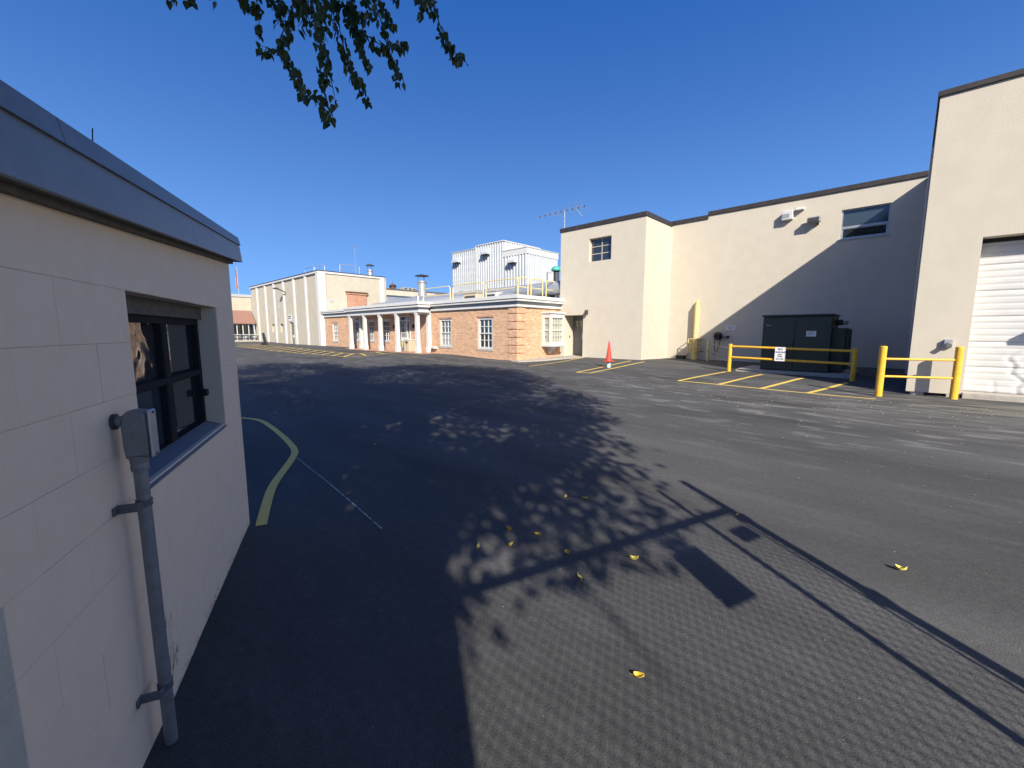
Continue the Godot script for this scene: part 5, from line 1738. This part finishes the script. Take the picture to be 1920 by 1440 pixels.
# ------------------------------------------------------------------ fence behind the photographer, known by its shadow
func build_fence() -> void:
	var a := Vector3(0.56, 0, 1.09)
	var d := Vector3(0.882, 0, -0.471).normalized()
	var o := thing_w("chain_link_fence", "galvanised chain-link fence beside the camera with tall end posts", "fence", a)
	var L := 2.53
	var H := 2.3
	for q in [[-0.55, H + 0.05, 0.03], [L - 0.42, 2.72, 0.026], [L, 2.76, 0.04]]:
		var p: Vector3 = a + d * q[0]
		tpart("post", [p + Vector3(0, -0.1, 0), p + Vector3(0, q[1], 0)], q[2], M.galv, o, 12)
	for k in 3:
		var p := a + d * L + Vector3(0, 0.75 + 0.72 * k, 0)
		bpart("hinge", p - Vector3(0.05, 0.03, 0.05), p + Vector3(0.05, 0.03, 0.05), M.galv, o)
	tpart("gate_rod", [a + d * (L - 0.07), a + d * (L - 0.07) + Vector3(0, 2.5, 0)], 0.01, M.galv, o, 6)
	tpart("top_rail", [a - d * 0.55 + Vector3(0, H, 0), a + d * L + Vector3(0, H, 0)], 0.036, M.galv, o, 10)
	tpart("bottom_rail", [a - d * 0.55 + Vector3(0, 0.06, 0), a + d * L + Vector3(0, 0.06, 0)], 0.02, M.galv, o, 8)
	# diamond mesh of crossing wires
	var st := st_new()
	var pitch := 0.068
	var fj := RandomNumberGenerator.new()
	fj.seed = 3
	var x := -H - 0.55
	while x < L:
		for s in [1, -1]:
			var x0 := x
			var x1 := x + H
			var y0 := 0.06
			var y1 := H
			var c0 := maxf(x0, -0.55)
			var c1 := minf(x1, L)
			if c1 - c0 > 0.02:
				var ya := y0 + (c0 - x0) / H * (y1 - y0)
				var yb := y0 + (c1 - x0) / H * (y1 - y0)
				if s < 0:
					ya = y0 + y1 - ya
					yb = y0 + y1 - yb
				var n: Vector3 = Vector3(d.z, 0, -d.x) * 0.003 * s
				tube(st, [a + d * c0 + Vector3(0, ya, 0) + n, a + d * c1 + Vector3(0, yb, 0) + n], 0.0026, 4, false)
		x += pitch + fj.randf_range(-0.006, 0.006)
	var mesh := part("wire_mesh", st, M.galv, o)
	tag(mesh, "", "", "", "stuff")
	for q in [["fence_sign", "plain metal notice plate wired to the chain-link fence", 1.64, 1.895, 0.14, 0.2], ["lock_box", "small metal lock box on the chain-link gate", 2.318, 2.074, 0.1, 0.055]]:
		var c: Vector3 = a + d * q[2] + Vector3(0, q[3], 0) + Vector3(d.z, 0, -d.x) * 0.012
		var t := thing_w(q[0], q[1], "sign" if q[0] == "fence_sign" else "box", c)
		t.rotation.y = atan2(-d.z, d.x)
		off = Vector3.ZERO
		cbox2(t, "plate", Vector3(-q[4], -q[5], -0.004), Vector3(q[4], q[5], 0.004 if q[0] == "fence_sign" else 0.05), M.galv, 0.003)
		for k in [-1, 1]:
			bpart("tie", Vector3(k * q[4] * 0.7 - 0.01, -0.012, -0.01), Vector3(k * q[4] * 0.7 + 0.01, 0.012, -0.0041), M.steel_dark, t)
	off = Vector3.ZERO

# ------------------------------------------------------------------ the tree overhead
func leaf_mesh(w: float, l: float, fold: float, curl := 1.0) -> ArrayMesh:
	var st := SurfaceTool.new()
	st.begin(Mesh.PRIMITIVE_TRIANGLES)
	st.set_smooth_group(-1)
	off = Vector3.ZERO
	var mid := [Vector3(0, -0.18 * l, 0), Vector3(0, -0.45 * l, fold * 0.3), Vector3(0, -0.75 * l, fold * 0.5), Vector3(0, -l, fold)]
	var lf := [Vector3(-w * 0.42, -0.25 * l, 0.12 * w * curl), Vector3(-w * 0.5, -0.45 * l, 0.2 * w * curl), Vector3(-w * 0.25, -0.77 * l, 0.12 * w * curl + fold * 0.4)]
	var rt := []
	for p in lf:
		rt.append(Vector3(-p.x * 0.95, p.y * 1.02, p.z))
	for s in [lf, rt]:
		var f: bool = s == rt
		for t in [[mid[0], s[0], mid[1]], [s[0], s[1], mid[1]], [s[1], s[2], mid[1]], [mid[1], s[2], mid[2]], [s[2], mid[3], mid[2]]]:
			if f:
				tri(st, t[0], t[2], t[1])
			else:
				tri(st, t[0], t[1], t[2])
	# stalk
	tri(st, Vector3(-0.0015, 0, 0), Vector3(0.0015, 0, 0), mid[0])
	st.generate_normals()
	return st.commit()

func build_tree() -> void:
	var base := Vector3(0.30, 0, 2.35)
	var o := thing_w("broadleaf_tree", "broadleaf tree whose leafy branch hangs into the top of the view", "tree", base)
	tpart("trunk", [base + Vector3(0, -0.2, 0), base + Vector3(0, 0.4, 0), base + Vector3(0.03, 1.6, 0.03), base + Vector3(0.02, 2.8, 0.05), base + Vector3(-0.1, 4.0, 0.0), base + Vector3(-0.2, 5.6, -0.3), base + Vector3(-0.3, 8.0, -1.2)], [0.44, 0.36, 0.33, 0.31, 0.27, 0.2, 0.1], M.bark, o, 16)
	var fork := base + Vector3(-0.08, 3.8, 0.0)
	var lobes := [
		[Vector3(-0.1, 9.2, 0.0), Vector3(3.9, 2.2, 3.6), 24000],
		[Vector3(0.9, 6.2, 2.4), Vector3(2.5, 1.7, 2.5), 10500],
		[Vector3(-6.0, 9.3, -0.5), Vector3(3.9, 2.0, 3.2), 19000],
		[Vector3(-2.7, 7.6, 2.4), Vector3(3.0, 2.0, 3.0), 16000],
		[Vector3(-4.0, 7.2, 3.6), Vector3(2.6, 1.6, 2.4), 11000],
		[Vector3(2.35, 7.4, 1.6), Vector3(1.7, 1.6, 2.2), 6000],
		[Vector3(0.5, 5.2, 3.2), Vector3(1.5, 1.1, 1.5), 3000],
		[Vector3(-1.6, 5.3, -0.4), Vector3(1.5, 0.7, 1.3), 2500],
		[Vector3(-0.9, 6.3, -0.2), Vector3(1.8, 0.9, 1.3), 4500],
		[Vector3(2.1, 5.1, 3.9), Vector3(1.15, 0.6, 1.0), 1150, Vector3(1.2, 6.6, 2.6)]]
	var meshes := [leaf_mesh(0.075, 0.115, 0.015), leaf_mesh(0.06, 0.105, -0.012)]
	var xf := [[], []]
	var r := RandomNumberGenerator.new()
	r.seed = 99
	for l in lobes:
		var c: Vector3 = l[0]
		var rad: Vector3 = l[1]
		if l.size() > 3:
			tpart("limb", [l[3], l[3].lerp(c, 0.6) + Vector3(0, 0.2, 0), c], [0.03, 0.022, 0.01], M.bark, o, 6)
		else:
			tpart("limb", [fork, fork.lerp(c, 0.4) + Vector3(0, 0.4, 0), fork.lerp(c, 0.75), c + Vector3(0, 0.3, 0)], [0.16, 0.11, 0.07, 0.03], M.bark, o, 8)
		var clumps := []
		for k in int(l[2] / 70.0):
			var p := rand_ball(r)
			p = p.normalized() * pow(p.length(), 0.6)
			var q := c + p * rad
			clumps.append(q)
			if k % 6 == 0 and l.size() == 3:
				tpart("twig", [c.lerp(q, 0.1), c.lerp(q, 0.6) + Vector3(0, 0.15, 0), q], [0.035, 0.02, 0.008], M.bark, o, 5)
		for k in l[2]:
			var q: Vector3 = clumps[r.randi() % clumps.size()] + rand_ball(r) * Vector3(0.62, 0.5, 0.62)
			if sees(q):
				continue
			var b := Basis.from_euler(Vector3(r.randf_range(-0.9, 0.9), r.randf() * TAU, r.randf_range(-0.9, 0.9)))
			xf[k % 2].append(Transform3D(b.scaled(Vector3.ONE * r.randf_range(1.0, 1.55)), q - base))
	for k in 2:
		var mm := MultiMesh.new()
		mm.transform_format = MultiMesh.TRANSFORM_3D
		mm.mesh = meshes[k]
		mm.instance_count = xf[k].size()
		for i in xf[k].size():
			mm.set_instance_transform(i, xf[k][i])
		var mi := MultiMeshInstance3D.new()
		mi.name = "crown"
		mi.multimesh = mm
		mi.material_override = M.leaf if k == 0 else M.leaf2
		o.add_child(mi, true)
		mi.set_meta("kind", "stuff")
	# the branch that hangs into view, its twigs and single leaves
	off = base
	var bough := [fork, Vector3(0.0, 4.75, 0.2), Vector3(-0.6, 5.05, -2.0), Vector3(-1.2, 4.95, -3.4), Vector3(-1.5, 4.75, -4.0)]
	tpart("bough", bough, [0.12, 0.09, 0.06, 0.03, 0.015], M.bark, o, 8)
	var small := [leaf_mesh(0.056, 0.090, 0.012), leaf_mesh(0.044, 0.084, -0.012), leaf_mesh(0.062, 0.094, 0.018)]
	off = base
	var extra := [[], [], []]
	var count := 0
	for w in TWIGS:
		var first: Vector3 = w[0]
		var root: Vector3 = bough[3].lerp(bough[4], 0.5) if first.z < -3.6 else bough[3]
		root = root.lerp(first, 0.25) + Vector3(0, 0.12, 0)
		var pts := [root, first + Vector3(0, 0.05, 0)]
		for i in range(1, w.size()):
			pts.append(w[i])
		var rr := []
		for i in pts.size():
			rr.append(lerpf(0.007, 0.0022, float(i) / (pts.size() - 1)))
		tpart("twig", pts, rr, M.bark, o, 5)
		for i in pts.size() - 1:
			var len: float = (pts[i + 1] - pts[i]).length()
			var n := int(len / 0.020)
			for k in n:
				var p: Vector3 = pts[i].lerp(pts[i + 1], (k + r.randf()) / n) + rand_ball(r) * 0.04
				var b := Basis.from_euler(Vector3(r.randf_range(-0.5, 0.5), r.randf() * TAU, r.randf_range(-0.55, 0.55)))
				var t := Transform3D(b.scaled(Vector3.ONE * r.randf_range(0.7, 1.12)), p - base)
				var m: int = r.randi() % 3
				if sees(p) and count < 300:
					var li := MeshInstance3D.new()
					li.name = "leaf"
					li.mesh = small[m]
					li.transform = t
					li.material_override = M.leaf_yellow if r.randf() < 0.012 else (M.leaf if r.randf() < 0.6 else M.leaf2)
					o.add_child(li, true)
					count += 1
				else:
					extra[m].append(t)
	for k in 3:
		var mm := MultiMesh.new()
		mm.transform_format = MultiMesh.TRANSFORM_3D
		mm.mesh = small[k]
		mm.instance_count = extra[k].size()
		for i in extra[k].size():
			mm.set_instance_transform(i, extra[k][i])
		var mi := MultiMeshInstance3D.new()
		mi.name = "branch_leaves"
		mi.multimesh = mm
		mi.material_override = M.leaf
		o.add_child(mi, true)
		mi.set_meta("kind", "stuff")
	off = Vector3.ZERO

func rand_ball(r: RandomNumberGenerator) -> Vector3:
	while true:
		var p := Vector3(r.randf_range(-1, 1), r.randf_range(-1, 1), r.randf_range(-1, 1))
		if p.length() < 1.0:
			return p
	return Vector3.ZERO

# the open sky in front of the crown: the photograph shows only one hanging branch there
func sees(p: Vector3) -> bool:
	if p.z > -0.3:
		return false
	var e := (p.y - 1.65) / Vector2(p.x, p.z).length()
	return e < 0.80 and absf(p.x) < -p.z * 1.3

# ------------------------------------------------------------------ fallen leaves
func curled_leaf(w: float, l: float, rise: float, twist: float) -> ArrayMesh:
	off = Vector3.ZERO
	var st := SurfaceTool.new()
	st.begin(Mesh.PRIMITIVE_TRIANGLES)
	st.set_smooth_group(0)
	var rows := []
	var n := 9
	for i in n:
		var t := float(i) / (n - 1)
		var hw := w * 0.5 * pow(sin(PI * pow(t, 0.75)), 0.8) * (1.0 + 0.10 * sin(i * 2.3))
		var row := []
		for k in 5:
			var u := (k - 2) * 0.5
			var y := 0.004 + absf(u) * absf(u) * rise + rise * 0.7 * pow(absf(t - 0.45) * 1.9, 2.0)
			row.append(Vector3(u * hw + sin(t * 2.0) * 0.006 * twist, y + u * twist * 0.012 * t, (t - 0.5) * l))
		rows.append(row)
	for i in n - 1:
		for k in 4:
			quad(st, rows[i][k], rows[i + 1][k], rows[i + 1][k + 1], rows[i][k + 1])
	var root: Vector3 = rows[0][2]
	tube(st, [root, root + Vector3(0.006, -0.003, -0.018), root + Vector3(0.014, -0.004, -0.036)], 0.0012, 4)
	st.generate_normals()
	return st.commit()

func build_fallen_leaves() -> void:
	var spots := FALLEN
	var lm := [curled_leaf(0.062, 0.1, 0.028, 0.5), curled_leaf(0.05, 0.092, 0.014, 1.1), curled_leaf(0.066, 0.108, 0.04, -0.4), curled_leaf(0.055, 0.095, 0.02, 0.9)]
	var r := RandomNumberGenerator.new()
	r.seed = 17
	for k in spots.size():
		var s: Array = spots[k]
		var o := MeshInstance3D.new()
		o.name = numbered("fallen_leaf")
		o.mesh = lm[k % 4]
		o.material_override = M.leaf_brown if s[2] == 0 else [M.leaf_yellow, M.leaf_ochre, M.leaf_yellow, M.leaf_lemon][(k * 7 / 2) % 4]
		add_child(o)
		o.position = Vector3(s[0], ground_mesh_y(s[0], s[1]) + 0.004, s[1])
		o.rotation = Vector3(r.randf_range(-0.1, 0.1), r.randf() * TAU, r.randf_range(-0.15, 0.15))
		o.scale = Vector3.ONE * s[3] * 0.66
		tag(o, s[4], "leaf", "fallen leaves on the asphalt")
const TWIGS := [
	[Vector3(-2.23, 4.60, -3.95), Vector3(-2.33, 4.58, -4.23), Vector3(-2.46, 4.47, -4.43)],
	[Vector3(-1.88, 4.68, -4.07), Vector3(-1.95, 4.40, -4.03), Vector3(-1.88, 4.11, -3.83), Vector3(-1.98, 4.00, -3.83), Vector3(-2.20, 4.13, -3.97)],
	[Vector3(-2.11, 4.16, -4.09), Vector3(-1.91, 3.94, -3.91), Vector3(-1.72, 3.68, -3.66), Vector3(-1.82, 3.75, -4.02)],
	[Vector3(-1.64, 4.40, -3.69), Vector3(-1.55, 4.12, -3.62), Vector3(-1.66, 4.09, -3.94), Vector3(-1.72, 3.89, -4.05), Vector3(-1.65, 3.59, -3.89), Vector3(-1.45, 3.34, -3.56)],
	[Vector3(-1.48, 3.82, -3.50), Vector3(-1.56, 3.80, -3.89), Vector3(-1.55, 3.63, -3.95)],
	[Vector3(-1.57, 4.63, -4.00), Vector3(-1.63, 4.44, -4.35), Vector3(-1.48, 4.05, -4.09), Vector3(-1.32, 3.80, -3.88), Vector3(-1.37, 3.85, -4.30)],
	[Vector3(-1.62, 5.02, -4.52), Vector3(-1.51, 4.55, -4.38), Vector3(-1.26, 4.28, -4.14), Vector3(-1.23, 4.44, -4.54), Vector3(-1.07, 4.07, -4.20), Vector3(-1.01, 3.89, -4.05)],
	[Vector3(-1.10, 4.15, -4.07), Vector3(-1.05, 4.51, -4.55)],
	[Vector3(-1.53, 4.57, -4.44), Vector3(-1.33, 4.15, -4.07), Vector3(-1.25, 3.95, -3.98)],
	[Vector3(-1.41, 5.02, -4.51), Vector3(-1.21, 4.67, -4.32), Vector3(-1.24, 4.79, -4.71)],
	[Vector3(-0.98, 5.09, -4.62), Vector3(-0.88, 4.83, -4.48), Vector3(-0.83, 4.55, -4.23)],
	[Vector3(-0.84, 4.95, -4.42), Vector3(-0.67, 4.43, -4.00), Vector3(-0.63, 4.32, -4.06), Vector3(-0.62, 4.43, -4.41), Vector3(-0.53, 4.26, -4.29), Vector3(-0.43, 4.03, -3.96)],
	[Vector3(-2.28, 5.00, -4.49), Vector3(-2.28, 4.83, -4.51), Vector3(-2.22, 4.57, -4.34)],
	[Vector3(-1.60, 4.52, -3.85), Vector3(-1.70, 4.32, -3.85), Vector3(-1.80, 4.20, -3.85)],
	[Vector3(-1.53, 4.74, -4.14), Vector3(-1.63, 4.52, -4.14), Vector3(-1.66, 4.41, -4.24)],
	[Vector3(-1.46, 5.03, -4.53), Vector3(-1.31, 4.61, -4.20), Vector3(-1.28, 4.55, -4.24)],
	[Vector3(-2.02, 4.79, -4.21), Vector3(-1.70, 4.30, -3.76), Vector3(-1.73, 4.25, -3.96)],
	[Vector3(-2.21, 4.76, -4.17), Vector3(-2.32, 4.83, -4.44), Vector3(-2.01, 4.51, -4.09)],
	[Vector3(-1.55, 4.52, -3.85), Vector3(-1.66, 4.45, -4.10), Vector3(-1.76, 4.26, -4.07)],
	[Vector3(-1.54, 4.97, -4.45), Vector3(-1.59, 4.81, -4.42), Vector3(-1.47, 4.44, -4.15)],
	[Vector3(-3.37, 5.05, -4.55), Vector3(-3.23, 4.75, -4.36)],
	[Vector3(-3.06, 4.90, -4.36), Vector3(-3.21, 4.91, -4.59)],
	[Vector3(-3.06, 5.17, -4.72), Vector3(-3.01, 4.96, -4.68)],
	[Vector3(-1.11, 4.85, -4.30), Vector3(-1.15, 4.96, -4.63)],
	[Vector3(-1.91, 4.82, -4.24), Vector3(-1.75, 4.65, -4.20), Vector3(-1.64, 4.77, -4.43)],
	[Vector3(-1.65, 4.65, -4.20), Vector3(-1.54, 4.72, -4.43), Vector3(-1.28, 4.45, -4.07)],
	[Vector3(-2.70, 4.95, -4.42), Vector3(-2.37, 4.58, -4.05), Vector3(-2.49, 4.73, -4.37)]]
const FALLEN := [
	[0.62, -1.84, 1, 0.80, "yellow curled fallen leaf nearest the camera in the mesh shadow"],
	[0.47, -2.68, 1, 1.00, "yellow fallen leaf just below the shadow of the top rail"],
	[0.90, -2.89, 1, 0.90, "yellow fallen leaf between rail shadow and sign shadow"],
	[0.42, -2.99, 1, 0.90, "yellow fallen leaf just above the shadow of the top rail"],
	[0.73, -4.00, 1, 0.90, "yellow fallen leaf farthest right in the dappled shade"],
	[0.55, -4.05, 1, 0.80, "small yellow fallen leaf beside the farthest right one in dappled shade"],
	[-0.02, -3.36, 1, 0.80, "yellowish fallen leaf at the top of the sunlit patch"],
	[0.21, -3.28, 1, 0.80, "small yellow fallen leaf right of the sunlit patch"],
	[-0.01, -3.11, 1, 0.70, "small pale yellow leaf in the middle of the sunlit patch"],
	[-0.26, -3.08, 1, 0.90, "yellow fallen leaf at the left of the sunlit patch"],
	[2.72, -2.73, 1, 0.90, "single yellow leaf alone on the sunlit asphalt at the right"],
	[-1.67, -4.08, 0, 0.80, "dull fallen leaf by the thin chalk line in deep shade"],
	[-2.01, -5.95, 1, 0.70, "pale fallen leaf far off in a sunlit spot of the shade"],
	[2.06, -3.62, 1, 0.60, "tiny pale leaf beside the gate post shadow"]]
